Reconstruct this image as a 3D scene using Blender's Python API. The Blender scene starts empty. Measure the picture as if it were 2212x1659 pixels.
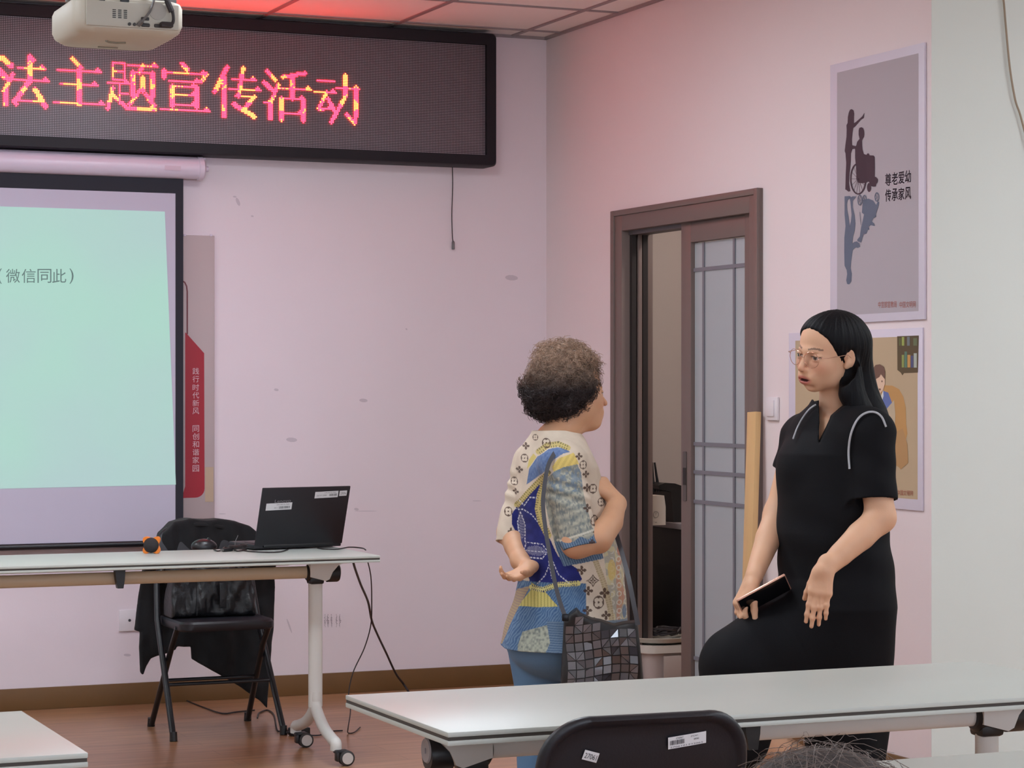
import bpy, bmesh, math, random
import numpy as np
from mathutils import Vector, Matrix
random.seed(7)
C = bpy.context.scene.collection
S = bpy.context.scene
# ------------------------------------------------------------------ camera, world, lights, exposure
F = 5064.0; YAW = math.radians(23.06); EYE = 1.35          # focal length in pixels of a 2212 wide frame
cd = bpy.data.cameras.new('camera'); cam = bpy.data.objects.new('camera', cd); C.objects.link(cam)
cd.sensor_fit = 'HORIZONTAL'; cd.sensor_width = 36.0; cd.lens = 36.0*F/2212.0
cd.shift_y = 10.5/2212.0; cd.clip_start = 0.05; cd.clip_end = 60
cam.location = (0, 0, EYE); cam.rotation_euler = (math.radians(90), 0, -YAW)
S.camera = cam
w = bpy.data.worlds.new('room_air'); S.world = w; w.use_nodes = True
w.node_tree.nodes['Background'].inputs[0].default_value = (0.75, 0.8, 0.9, 1)
w.node_tree.nodes['Background'].inputs[1].default_value = 0.10
S.view_settings.view_transform = 'Standard'; S.view_settings.look = 'None'
S.view_settings.exposure = -0.06; S.view_settings.gamma = 1.0; S.view_settings.use_curve_mapping = False
PANEL_POWER = 31.0         # radiance of the ceiling light panels
LED_POWER = 42.0
CEIL = 2.968; YW = 9.871; XR = 4.374; YC = 6.683
sA, cA = math.sin(YAW), math.cos(YAW)

def ray(px, py):
    u = (px-1106)/F; v = (840-py)/F
    return Vector((sA+u*cA, cA-u*sA, v))
def onY(px, py, Y):
    d = ray(px, py); t = Y/d.y; return Vector((d.x*t, Y, EYE+d.z*t))
def onX(px, py, X):
    d = ray(px, py); t = X/d.x; return Vector((X, d.y*t, EYE+d.z*t))
def onZ(px, py, Z):
    d = ray(px, py); t = (Z-EYE)/d.z; return Vector((d.x*t, d.y*t, Z))
def at(px, py, z):
    d = ray(px, py); return Vector((0, 0, EYE))+d*z

# ------------------------------------------------------------------ materials
def lin(c):
    r = []
    for v in c[:3]:
        v /= 255.0
        r.append(v/12.92 if v <= 0.04045 else ((v+0.055)/1.055)**2.4)
    return (*r, 1.0)
def new_mat(name):
    m = bpy.data.materials.new(name); m.use_nodes = True
    return m, m.node_tree, m.node_tree.nodes['Principled BSDF']
def mat(name, col, rough=0.6, metal=0.0, noise=0.0, nscale=8.0, bump=0.0, bscale=60.0, coat=0.0, spec=0.5, sheen=0.0, stretch=None):
    m, nt, b = new_mat(name)
    b.inputs['Base Color'].default_value = lin(col)
    b.inputs['Roughness'].default_value = rough; b.inputs['Metallic'].default_value = metal
    b.inputs['Specular IOR Level'].default_value = spec
    b.inputs['Coat Weight'].default_value = coat; b.inputs['Sheen Weight'].default_value = sheen
    tc = nt.nodes.new('ShaderNodeTexCoord'); mp = nt.nodes.new('ShaderNodeMapping')
    nt.links.new(tc.outputs['Object'], mp.inputs['Vector'])
    if stretch: mp.inputs['Scale'].default_value = stretch
    if noise > 0:
        n = nt.nodes.new('ShaderNodeTexNoise'); n.inputs['Scale'].default_value = nscale; n.inputs['Detail'].default_value = 5
        nt.links.new(mp.outputs[0], n.inputs['Vector'])
        mx = nt.nodes.new('ShaderNodeMix'); mx.data_type = 'RGBA'
        c = lin(col)
        mx.inputs['A'].default_value = (*[max(0, x*(1-noise)) for x in c[:3]], 1)
        mx.inputs['B'].default_value = (*[min(1, x*(1+noise)) for x in c[:3]], 1)
        nt.links.new(n.outputs['Fac'], mx.inputs['Factor']); nt.links.new(mx.outputs['Result'], b.inputs['Base Color'])
    if bump > 0:
        n2 = nt.nodes.new('ShaderNodeTexNoise'); n2.inputs['Scale'].default_value = bscale; n2.inputs['Detail'].default_value = 4
        nt.links.new(mp.outputs[0], n2.inputs['Vector'])
        bp = nt.nodes.new('ShaderNodeBump'); bp.inputs['Strength'].default_value = bump; bp.inputs['Distance'].default_value = 0.01
        nt.links.new(n2.outputs['Fac'], bp.inputs['Height']); nt.links.new(bp.outputs['Normal'], b.inputs['Normal'])
    return m
def mat_emit(name, col, strength, base=None):
    m, nt, b = new_mat(name)
    b.inputs['Base Color'].default_value = lin(base or col); b.inputs['Roughness'].default_value = 0.7
    b.inputs['Emission Color'].default_value = lin(col); b.inputs['Emission Strength'].default_value = strength
    return m
def mat_vcol(name, rough=0.6, bump=0.0, bscale=200.0, sheen=0.0, spec=0.4, sss=0.0, stretch=None, coat=0.0):
    m = mat(name, (128, 128, 128), rough, bump=bump, bscale=bscale, sheen=sheen, spec=spec, stretch=stretch, coat=coat)
    nt = m.node_tree; b = nt.nodes['Principled BSDF']
    a = nt.nodes.new('ShaderNodeVertexColor'); a.layer_name = 'Col'
    nt.links.new(a.outputs['Color'], b.inputs['Base Color'])
    if sss:
        b.inputs['Subsurface Weight'].default_value = sss; b.inputs['Subsurface Radius'].default_value = (0.01, 0.004, 0.002)
        b.inputs['Subsurface Scale'].default_value = 0.6
    return m
M = {}
M['wall'] = mat('lilac_lit_wall_paint', (228, 214, 220), 0.75, noise=0.035, nscale=1.3, bump=0.05, bscale=40)  # lilac spill of sign and projector put into the wall colour
M['wall_side'] = mat('pink_lit_wall_paint', (228, 214, 216), 0.75, noise=0.03, nscale=1.5, bump=0.05, bscale=40)  # same wall paint, the sign's pink glow put into its colour
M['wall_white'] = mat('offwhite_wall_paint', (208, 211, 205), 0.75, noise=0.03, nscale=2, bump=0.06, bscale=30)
M['store_wall'] = mat('storeroom_wall_paint', (190, 182, 176), 0.8, noise=0.03, nscale=2)
M['base'] = mat('brown_skirting', (112, 80, 46), 0.45, noise=0.12, nscale=6)
M['white_paint'] = mat('white_powder_coat', (214, 212, 208), 0.4)
M['tan_lit_paint'] = mat('tan_lit_powder_coat', (196, 178, 152), 0.45)  # white coat, its tan look under the light put into the colour
M['laminate'] = mat('white_table_laminate', (186, 190, 184), 0.38, noise=0.015, nscale=3)
M['laminate_edge'] = mat('white_edge_band', (196, 192, 182), 0.5)
M['dark_stripe'] = mat('dark_edge_stripe', (58, 52, 47), 0.6)
M['black_plastic'] = mat('black_plastic', (20, 19, 22), 0.42)
M['black_metal'] = mat('black_enamel_metal', (22, 22, 27), 0.35, bump=0.02, bscale=200)
M['black_panel'] = mat('black_chair_panel', (24, 24, 32), 0.42, bump=0.06, bscale=250)
M['tyre'] = mat('grey_tyre', (45, 43, 43), 0.6)
M['hub'] = mat('pale_wheel_hub', (196, 190, 186), 0.5)
M['label'] = mat('white_paper_label', (215, 213, 216), 0.6)
M['ink'] = mat('dark_ink', (60, 58, 64), 0.7)
M['bezel'] = mat('dark_purple_black_bezel', (22, 15, 23), 0.5, spec=.3)
M['screen_white'] = mat('projection_fabric', (190, 184, 200), 0.9)
M['screen_black'] = mat('black_screen_border', (34, 34, 44), 0.8)
M['tube'] = mat('white_lilac_casing', (214, 200, 216), 0.3)
M['proj'] = mat('offwhite_projector_plastic', (200, 194, 180), 0.5)
M['proj_dark'] = mat('projector_port_dark', (52, 50, 50), 0.5)
M['grey_metal'] = mat('grey_bracket', (110, 108, 108), 0.4, metal=0.4)
M['cable'] = mat('dark_cable', (38, 30, 32), 0.5)
M['door'] = mat('taupe_door_frame', (112, 96, 91), 0.5, noise=0.03, nscale=5)
M['door_dark'] = mat('dark_door_groove', (34, 28, 28), 0.6)
M['switch'] = mat('pale_switch_plastic', (224, 216, 220), 0.4)
M['poster_white'] = mat('poster_white_border', (212, 204, 218), 0.5)
M['poster_grey'] = mat('poster_grey_lilac', (172, 165, 172), 0.6)
M['art_dark'] = mat('silhouette_plum', (62, 44, 56), 0.7)
M['art_blue'] = mat('silhouette_slate', (94, 103, 122), 0.7)
M['art_text'] = mat('poster_dark_text', (66, 56, 68), 0.7)
M['art_red'] = mat('poster_red_text', (160, 88, 72), 0.7)
M['pine'] = mat('pine_plank', (212, 174, 122), 0.55, noise=0.12, nscale=5, stretch=(8, 8, 0.7))
M['banner'] = mat('banner_beige', (186, 170, 170), 0.6, noise=0.03, nscale=3)
M['banner_red'] = mat('banner_crimson', (158, 22, 42), 0.5)
M['banner_line'] = mat('banner_brown_line', (112, 54, 60), 0.5)
M['banner_text'] = mat('banner_pale_text', (214, 180, 186), 0.6)
M['banner_tan'] = mat('banner_tan_patch', (188, 164, 140), 0.6)
M['orange'] = mat('orange_rubber', (236, 128, 30), 0.5)
M['mesh_black'] = mat('speaker_mesh', (34, 28, 30), 0.7, bump=0.3, bscale=900)
M['jacket'] = mat('black_wool', (10, 10, 14), 0.85, bump=0.15, bscale=300, sheen=0.05)
M['leather'] = mat('black_leather', (15, 15, 19), 0.42, bump=0.25, bscale=90)
M['laptop'] = mat('laptop_black', (25, 23, 30), 0.45, bump=0.03, bscale=300)
M['scuff'] = mat('grey_scuff', (128, 116, 122), 0.8)
M['scuff_faint'] = mat('faint_scuff', (202, 188, 196), 0.8)

# floor: laminate boards running along x
def floor_mat():
    m, nt, b = new_mat('wood_laminate_floor'); N = nt.nodes.new; L = nt.links.new
    tc = N('ShaderNodeTexCoord'); mp = N('ShaderNodeMapping'); L(tc.outputs['Object'], mp.inputs['Vector'])
    mp.inputs['Scale'].default_value = (1.2, 14, 1)
    n = N('ShaderNodeTexNoise'); n.inputs['Scale'].default_value = 2.2; n.inputs['Detail'].default_value = 7; n.inputs['Distortion'].default_value = 0.6
    L(mp.outputs[0], n.inputs['Vector'])
    cr = N('ShaderNodeValToRGB'); L(n.outputs['Fac'], cr.inputs['Fac'])
    cr.color_ramp.elements[0].position = 0.3; cr.color_ramp.elements[0].color = lin((146, 104, 74))
    cr.color_ramp.elements[1].position = 0.72; cr.color_ramp.elements[1].color = lin((186, 140, 106))
    bk = N('ShaderNodeTexBrick'); L(tc.outputs['Object'], bk.inputs['Vector'])
    bk.inputs['Scale'].default_value = 1.0; bk.inputs['Brick Width'].default_value = 1.2; bk.inputs['Row Height'].default_value = 0.125
    bk.inputs['Mortar Size'].default_value = 0.0012; bk.inputs['Color1'].default_value = (1, 1, 1, 1); bk.inputs['Color2'].default_value = (0.86, 0.84, 0.82, 1); bk.inputs['Mortar'].default_value = (0.45, 0.4, 0.36, 1)
    mx = N('ShaderNodeMix'); mx.data_type = 'RGBA'; mx.blend_type = 'MULTIPLY'; mx.inputs['Factor'].default_value = 1
    L(cr.outputs['Color'], mx.inputs['A']); L(bk.outputs['Color'], mx.inputs['B']); L(mx.outputs['Result'], b.inputs['Base Color'])
    b.inputs['Roughness'].default_value = 0.28; b.inputs['Specular IOR Level'].default_value = 0.4
    return m
M['floor'] = floor_mat()
def ceil_mat():
    m, nt, b = new_mat('ceiling_tiles'); N = nt.nodes.new; L = nt.links.new
    b.inputs['Base Color'].default_value = lin((240, 234, 230)); b.inputs['Roughness'].default_value = 0.8
    return m
M['ceil'] = ceil_mat()
M['ceil_grid'] = mat('ceiling_grid_grey', (150, 138, 140), 0.5)

# ------------------------------------------------------------------ object helpers
ORG = {}
def tag(o, label=None, cat=None, group=None, kind=None):
    if label: o['label'] = label
    if cat: o['category'] = cat
    if group: o['group'] = group
    if kind: o['kind'] = kind
    return o
def thing(name, label, cat, loc=(0, 0, 0), rz=0.0, group=None):
    o = bpy.data.objects.new(name, None); C.objects.link(o); o.location = loc; o.rotation_euler = (0, 0, rz)
    o.empty_display_size = 0.1
    ORG[o.name] = Matrix.Translation(loc) @ Matrix.Rotation(rz, 4, 'Z')
    return tag(o, label, cat, group)
def root_of(o):
    while o.parent: o = o.parent
    return o
def smooth(me, ang=None):
    me.polygons.foreach_set('use_smooth', [True]*len(me.polygons))
    if ang is not None: me.set_sharp_from_angle(angle=math.radians(ang))
class MB:
    """collects shapes and links them as one mesh object"""
    def __init__(s): s.bm = bmesh.new(); s.mi = 0
    def _m(s, fs):
        for f in fs: f.material_index = s.mi
    def box(s, c, size, bev=0.0, R=None, seg=2):
        b = bmesh.new(); bmesh.ops.create_cube(b, size=1)
        bmesh.ops.scale(b, vec=size, verts=b.verts)
        if bev > 0: bmesh.ops.bevel(b, geom=list(b.edges), offset=bev, segments=seg, profile=0.5, affect='EDGES', clamp_overlap=True)
        if R is not None: bmesh.ops.transform(b, matrix=R.to_4x4(), verts=b.verts)
        bmesh.ops.translate(b, vec=Vector(c), verts=b.verts); s._join(b); return s
    def _join(s, b):
        vs = [s.bm.verts.new(v.co) for v in b.verts]; b.verts.index_update()
        for f in b.faces:
            try: s.bm.faces.new([vs[v.index] for v in f.verts]).material_index = s.mi
            except ValueError: pass
        b.free()
    def raw(s, vs, fs):
        vv = [s.bm.verts.new(v) for v in vs]
        for f in fs:
            try: s.bm.faces.new([vv[i] for i in f]).material_index = s.mi
            except ValueError: pass
        return s
    def tube(s, pts, r, seg=10, cap=True, r2=None, flat=None):
        """swept round tube; r may be a list; flat=(axis vector, factor) squashes the section"""
        pts = [Vector(p) for p in pts]; n = len(pts)
        rs = r if isinstance(r, (list, tuple)) else [r+( (r2 if r2 is not None else r)-r)*i/(n-1) for i in range(n)]
        t = []
        for i in range(n):
            d = (pts[min(i+1, n-1)]-pts[max(i-1, 0)]); t.append(d.normalized())
        a = Vector((0, 0, 1)) if abs(t[0].z) < 0.9 else Vector((1, 0, 0))
        if flat: a = Vector(flat[0])
        u = (a-t[0]*a.dot(t[0])).normalized(); rings = []
        for i in range(n):
            u = (u-t[i]*u.dot(t[i])).normalized(); v = t[i].cross(u)
            k = flat[1] if flat else 1.0
            rings.append([s.bm.verts.new(pts[i]+(u*math.cos(q)*k+v*math.sin(q))*rs[i]) for q in [2*math.pi*j/seg for j in range(seg)]])
        fs = []
        for i in range(n-1):
            for j in range(seg):
                fs.append(s.bm.faces.new((rings[i][j], rings[i][(j+1) % seg], rings[i+1][(j+1) % seg], rings[i+1][j])))
        if cap:
            fs.append(s.bm.faces.new(rings[0][::-1])); fs.append(s.bm.faces.new(rings[-1]))
        s._m(fs); return s
    def cyl(s, p0, p1, r, r2=None, seg=24): return s.tube([p0, p1], r, seg, True, r2)
    def lathe(s, prof, org=(0, 0, 0), axis='Z', seg=28):
        """prof = [(radius, height)...]"""
        org = Vector(org); rings = []
        def P(r, h, q):
            x, y = r*math.cos(q), r*math.sin(q)
            return org+{'Z': Vector((x, y, h)), 'Y': Vector((x, h, y)), 'X': Vector((h, x, y))}[axis]
        for r, h in prof: rings.append([s.bm.verts.new(P(max(r, 1e-5), h, 2*math.pi*j/seg)) for j in range(seg)])
        fs = []
        for i in range(len(rings)-1):
            for j in range(seg):
                fs.append(s.bm.faces.new((rings[i][j], rings[i][(j+1) % seg], rings[i+1][(j+1) % seg], rings[i+1][j])))
        fs.append(s.bm.faces.new(rings[0][::-1])); fs.append(s.bm.faces.new(rings[-1])); s._m(fs); return s
    def prism(s, poly, fmap, t0, t1, cap=True):
        """poly = 2D outline, fmap(a, b, t) -> 3D point, extruded from t0 to t1"""
        import mathutils
        n = len(poly); A = [s.bm.verts.new(fmap(a, b, t0)) for a, b in poly]; B = [s.bm.verts.new(fmap(a, b, t1)) for a, b in poly]
        fs = [s.bm.faces.new((A[i], A[(i+1) % n], B[(i+1) % n], B[i])) for i in range(n)]
        for tri in mathutils.geometry.tessellate_polygon([[Vector((a, b, 0)) for a, b in poly]]):
            for V in (A, B):
                try: fs.append(s.bm.faces.new([V[i] for i in tri]))
                except ValueError: pass
        s._m(fs); return s
    def build(s, name, m, parent=None, local=False, ang=35, label=None):
        bmesh.ops.recalc_face_normals(s.bm, faces=s.bm.faces)
        if parent is not None and not local:
            Mi = ORG[root_of(parent).name].inverted(); bmesh.ops.transform(s.bm, matrix=Mi, verts=s.bm.verts)
        me = bpy.data.meshes.new(name); s.bm.to_mesh(me); s.bm.free()
        for x in (m if isinstance(m, (list, tuple)) else [m]): me.materials.append(x)
        smooth(me, ang)
        o = bpy.data.objects.new(name, me); C.objects.link(o)
        if parent is not None: o.parent = parent
        else: ORG[o.name] = Matrix.Identity(4)
        if label: o['label'] = label
        return o
def solo(mb, name, m, label, cat, group=None, **k):
    """a thing that is one mesh, with its origin at the bottom centre"""
    o = mb.build(name, m, **k); me = o.data
    co = [v.co for v in me.vertices]; lo = Vector([min(v[i] for v in co) for i in range(3)]); hi = Vector([max(v[i] for v in co) for i in range(3)])
    c = Vector(((lo.x+hi.x)/2, (lo.y+hi.y)/2, lo.z)); me.transform(Matrix.Translation(-c)); o.location = c
    ORG[o.name] = Matrix.Translation(c)
    return tag(o, label, cat, group)
def copy_tree(o, parent=None):
    c = o.copy(); C.objects.link(c); c.parent = parent
    for ch in list(o.children): copy_tree(ch, c)
    if parent is None: ORG[c.name] = ORG[o.name]
    return c
def rrect(x0, x1, y0, y1, r, n=6):
    p = []
    for cx, cy, a0 in ((x1-r, y1-r, 0), (x0+r, y1-r, 90), (x0+r, y0+r, 180), (x1-r, y0+r, 270)):
        for i in range(n+1):
            a = math.radians(a0+90*i/n); p.append((cx+r*math.cos(a), cy+r*math.sin(a)))
    return p
def spline(pts, n=8):
    """Catmull-Rom through the points"""
    P = [Vector(p) for p in pts]; P = [P[0]*2-P[1]]+P+[P[-1]*2-P[-2]]; out = []
    for i in range(1, len(P)-2):
        for k in range(n):
            t = k/n; a, b, c, d = P[i-1:i+3]
            out.append(0.5*((2*b)+(c-a)*t+(2*a-5*b+4*c-d)*t*t+(3*b-a-3*c+d)*t**3))
    out.append(P[-2]); return out
def text2d(body, size=1.0, bold=0.0):
    """outline of a text as flat triangles (list of 2D verts, faces), from Blender's built-in font"""
    cu = bpy.data.curves.new('t', 'FONT'); cu.body = body; cu.size = size; cu.resolution_u = 3; cu.fill_mode = 'FRONT'; cu.offset = bold
    o = bpy.data.objects.new('t', cu); C.objects.link(o)
    dg = bpy.context.evaluated_depsgraph_get(); ev = o.evaluated_get(dg); me = ev.to_mesh()
    vs = [(v.co.x, v.co.y) for v in me.vertices]; fs = [tuple(p.vertices) for p in me.polygons]
    ev.to_mesh_clear(); bpy.data.objects.remove(o); bpy.data.curves.remove(cu)
    return vs, fs
def text_fit(mb, body, quad, bold=0.0):
    """adds the text to mb, stretched over quad = (bottom left, bottom right, top right, top left) in 3D"""
    vs, fs = text2d(body, 1.0)
    if not vs: return
    if bold > 0:
        n = len(vs); V0 = list(vs); F0 = list(fs)
        for k, (dx, dy) in enumerate(((bold, 0), (0, bold), (bold, bold))):
            vs = vs+[(x+dx, y+dy) for x, y in V0]; fs = fs+[tuple(i+n*(k+1) for i in f) for f in F0]
    x0 = min(v[0] for v in vs); x1 = max(v[0] for v in vs); y0 = min(v[1] for v in vs); y1 = max(v[1] for v in vs)
    a, b, c, d = [Vector(q) for q in quad]; out = []
    for x, y in vs:
        s_ = (x-x0)/max(x1-x0, 1e-6); t_ = (y-y0)/max(y1-y0, 1e-6)
        out.append(a*(1-s_)*(1-t_)+b*s_*(1-t_)+c*s_*t_+d*(1-s_)*t_)
    mb.raw(out, fs)
def flat_art(mb, poly, f3):
    """fills an outline given in 2D; f3 maps it to 3D on its own surface"""
    import mathutils
    mb.raw([f3(*p) for p in poly], [tuple(t) for t in mathutils.geometry.tessellate_polygon([[Vector((a, b, 0)) for a, b in poly]])])
def stroke(pts, w):
    """outline of a thick 2D polyline"""
    P = [Vector(p) for p in pts]; L = []; R = []
    for i, p in enumerate(P):
        d = (P[min(i+1, len(P)-1)]-P[max(i-1, 0)]).normalized(); n = Vector((-d.y, d.x))*w/2
        L.append(tuple(p+n)); R.append(tuple(p-n))
    return L+R[::-1]
def ring(cx, cy, rx, ry, n=24): return [(cx+rx*math.cos(2*math.pi*i/n), cy+ry*math.sin(2*math.pi*i/n)) for i in range(n)]

# ------------------------------------------------------------------ the setting
def struct(mb, name, m, parent=None):
    o = mb.build(name, m, parent, ang=30); 
    if parent is None: o['kind'] = 'structure'
    return o
X0, X1, Y0 = -3.2, 8.2, -3.0          # left wall, right wall of the wide part, rear wall
WT = 0.12
mb = MB(); mb.raw([(X0, Y0, 0), (X1, Y0, 0), (X1, YW+.1, 0), (X0, YW+.1, 0), (X0, Y0, -.1), (X1, Y0, -.1), (X1, YW+.1, -.1), (X0, YW+.1, -.1)], [(0, 1, 2, 3), (4, 5, 6, 7), (0, 1, 5, 4), (1, 2, 6, 5), (2, 3, 7, 6), (3, 0, 4, 7)]); struct(mb, 'floor', M['floor'])
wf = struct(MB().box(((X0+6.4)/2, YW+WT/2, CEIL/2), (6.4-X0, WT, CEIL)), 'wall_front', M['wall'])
DY0, DY1, DZ = 7.90, 9.065, 2.055           # door opening in the right wall
mb = MB(); xm = XR+WT/2
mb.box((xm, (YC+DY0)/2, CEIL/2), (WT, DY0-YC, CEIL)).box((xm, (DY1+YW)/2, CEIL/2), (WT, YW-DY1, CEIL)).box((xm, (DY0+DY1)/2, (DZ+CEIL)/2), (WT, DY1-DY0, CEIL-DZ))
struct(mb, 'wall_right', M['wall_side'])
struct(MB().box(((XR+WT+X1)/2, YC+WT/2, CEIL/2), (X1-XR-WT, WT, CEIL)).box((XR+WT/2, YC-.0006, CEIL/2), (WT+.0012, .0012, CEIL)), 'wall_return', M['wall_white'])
struct(MB().box((X0-WT/2, (Y0+YW)/2, CEIL/2), (WT, YW-Y0, CEIL)), 'wall_left', M['wall_white'])
struct(MB().box((X1+WT/2, (Y0+YC)/2, CEIL/2), (WT, YC-Y0, CEIL)), 'wall_far_right', M['wall_white'])
struct(MB().box(((X0+X1)/2, Y0-WT/2, CEIL/2), (X1-X0, WT, CEIL)), 'wall_back', M['wall_white'])
struct(MB().box((6.4+WT/2, (YC+WT+YW)/2, CEIL/2), (WT, YW-YC-WT, CEIL)), 'wall_storeroom', M['store_wall'])
mb = MB(); mb.box(((X0+X1)/2, (Y0+YW)/2, CEIL+.03), (X1-X0, YW-Y0, .06)); ce = struct(mb, 'ceiling', M['ceil'])
mb = MB(); x = 4.203
while x > X0: mb.box((x, (Y0+YW)/2, CEIL-.001), (.022, YW-Y0, .008)); x -= .607
x = 4.203+.607
while x < X1: mb.box((x, (Y0+YC)/2, CEIL-.001), (.022, YC-Y0, .008)); x += .607
y = 9.69
while y > Y0: mb.box((((X0+(XR if y > YC else X1)))/2, y, CEIL-.0012), ((XR if y > YC else X1)-X0, .022, .008)); y -= .607
mb.box(((X0+XR)/2, YW-.008, CEIL-.006), (XR-X0, .016, .012)).box((XR-.008, (YC+YW)/2, CEIL-.006), (.016, YW-YC, .012))
struct(mb, 'ceiling_grid', M['ceil_grid'], ce)
struct(MB().box(((X0+XR)/2, YW-.007, .046), (XR-X0, .014, .092), .002), 'baseboard_front', M['base'])
struct(MB().box((XR-.007, (YC+7.83)/2, .046), (.014, 7.83-YC, .092), .002).box((XR-.007, (9.13+YW-.014)/2, .046), (.014, YW-.014-9.13, .092), .002), 'baseboard_right', M['base'])
struct(MB().box(((XR-.014+X1)/2, YC-.007, .046), (X1-XR+.014, .014, .092), .002), 'baseboard_return', M['base'])
struct(MB().box((5.44, YW-.004, CEIL/2), (1.9, .006, CEIL)), 'wall_storeroom_back', M['store_wall'])

# unseen windows added to the rear wall for frontal daylight
M['fill_light'] = mat_emit('fill_light_glass', (226, 238, 255), 9.0)
for i, x in enumerate((-1.4, 1.2, 3.8, 6.4)):
    wn = struct(MB().box((x, Y0+.03, 2.32), (1.7, .06, .06), .004).box((x, Y0+.03, .92), (1.7, .06, .06), .004).box((x-.82, Y0+.03, 1.62), (.06, .06, 1.34), .004).box((x+.82, Y0+.03, 1.62), (.06, .06, 1.34), .004).box((x, Y0+.03, 1.62), (.04, .05, 1.34), .004), 'fill_window_%d' % (i+1), M['white_paint'])
    MB().box((x, Y0+.015, 1.62), (1.6, .006, 1.36)).build('pane', M['fill_light'], wn)

# marks and scuffs on the front wall: dirt with its own shape
def wall_marks():
    fy = lambda px, py: onY(px, py, YW-.0008)
    mb = MB(); R = random.Random(3)
    for cx, ws in ((702, 3), (708, 5), (716, 4), (727, 3), (734, 4)):
        for k in range(9):
            yy = 1328+k*3.2; wd = ws*(1-abs(k-4)/5.5)*R.uniform(.6, 1.2)
            flat_art(mb, ring(cx+R.uniform(-.6, .6), yy, max(.6, wd/1.6), 1.0, 8), fy)
    mb.build('scuff_mark', M['scuff'], wf)
    mb = MB()
    for cx, cy, a, b_ in ((507, 425, 4, 2), (514, 436, 4, 9), (545, 467, 3, 2), (597, 842, 5, 3), (785, 865, 9, 4), (625, 1352, 2, 16), (770, 1100, 5, 3), (790, 1104, 26, .8), (480, 1110, 8, 1), (1030, 1082, 10, .8), (1105, 600, 14, 6), (878, 711, 2, 2), (630, 950, 12, 5), (275, 1415, 8, 3)):
        flat_art(mb, [(x+(y-cy)*.35, y) for x, y in ring(cx, cy, a, b_, 10)], fy)
    mb.build('scuff_mark', M['scuff_faint'], wf)
wall_marks()

# ceiling light panels (outside the frame, over the audience)
def ceiling_light(ix, iy, lab):
    x = 4.203-.607*ix-.3035; y = 9.69-.607*iy-.3035
    t = thing('ceiling_light', lab, 'ceiling light', (x, y, CEIL-.02), group='square ceiling light panels')
    MB().box((0, 0, .006), (.6, .6, .012), .002).build('frame', M['white_paint'], t, local=True)
    MB().box((0, 0, -.002), (.56, .56, .006)).build('diffuser', M['panel'], t, local=True)
M['panel'] = mat_emit('lit_ceiling_panel', (230, 240, 249), PANEL_POWER)
for ix, iy in ((2, 3), (6, 2), (10, 2), (3, 6), (7, 6), (10, 6), (-1, 11), (8, 12), (4, 15), (-4, 11), (-3, 7), (-5, 8)):
    ceiling_light(ix, iy, 'square ceiling light panel set into the tiled ceiling above the audience')
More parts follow.
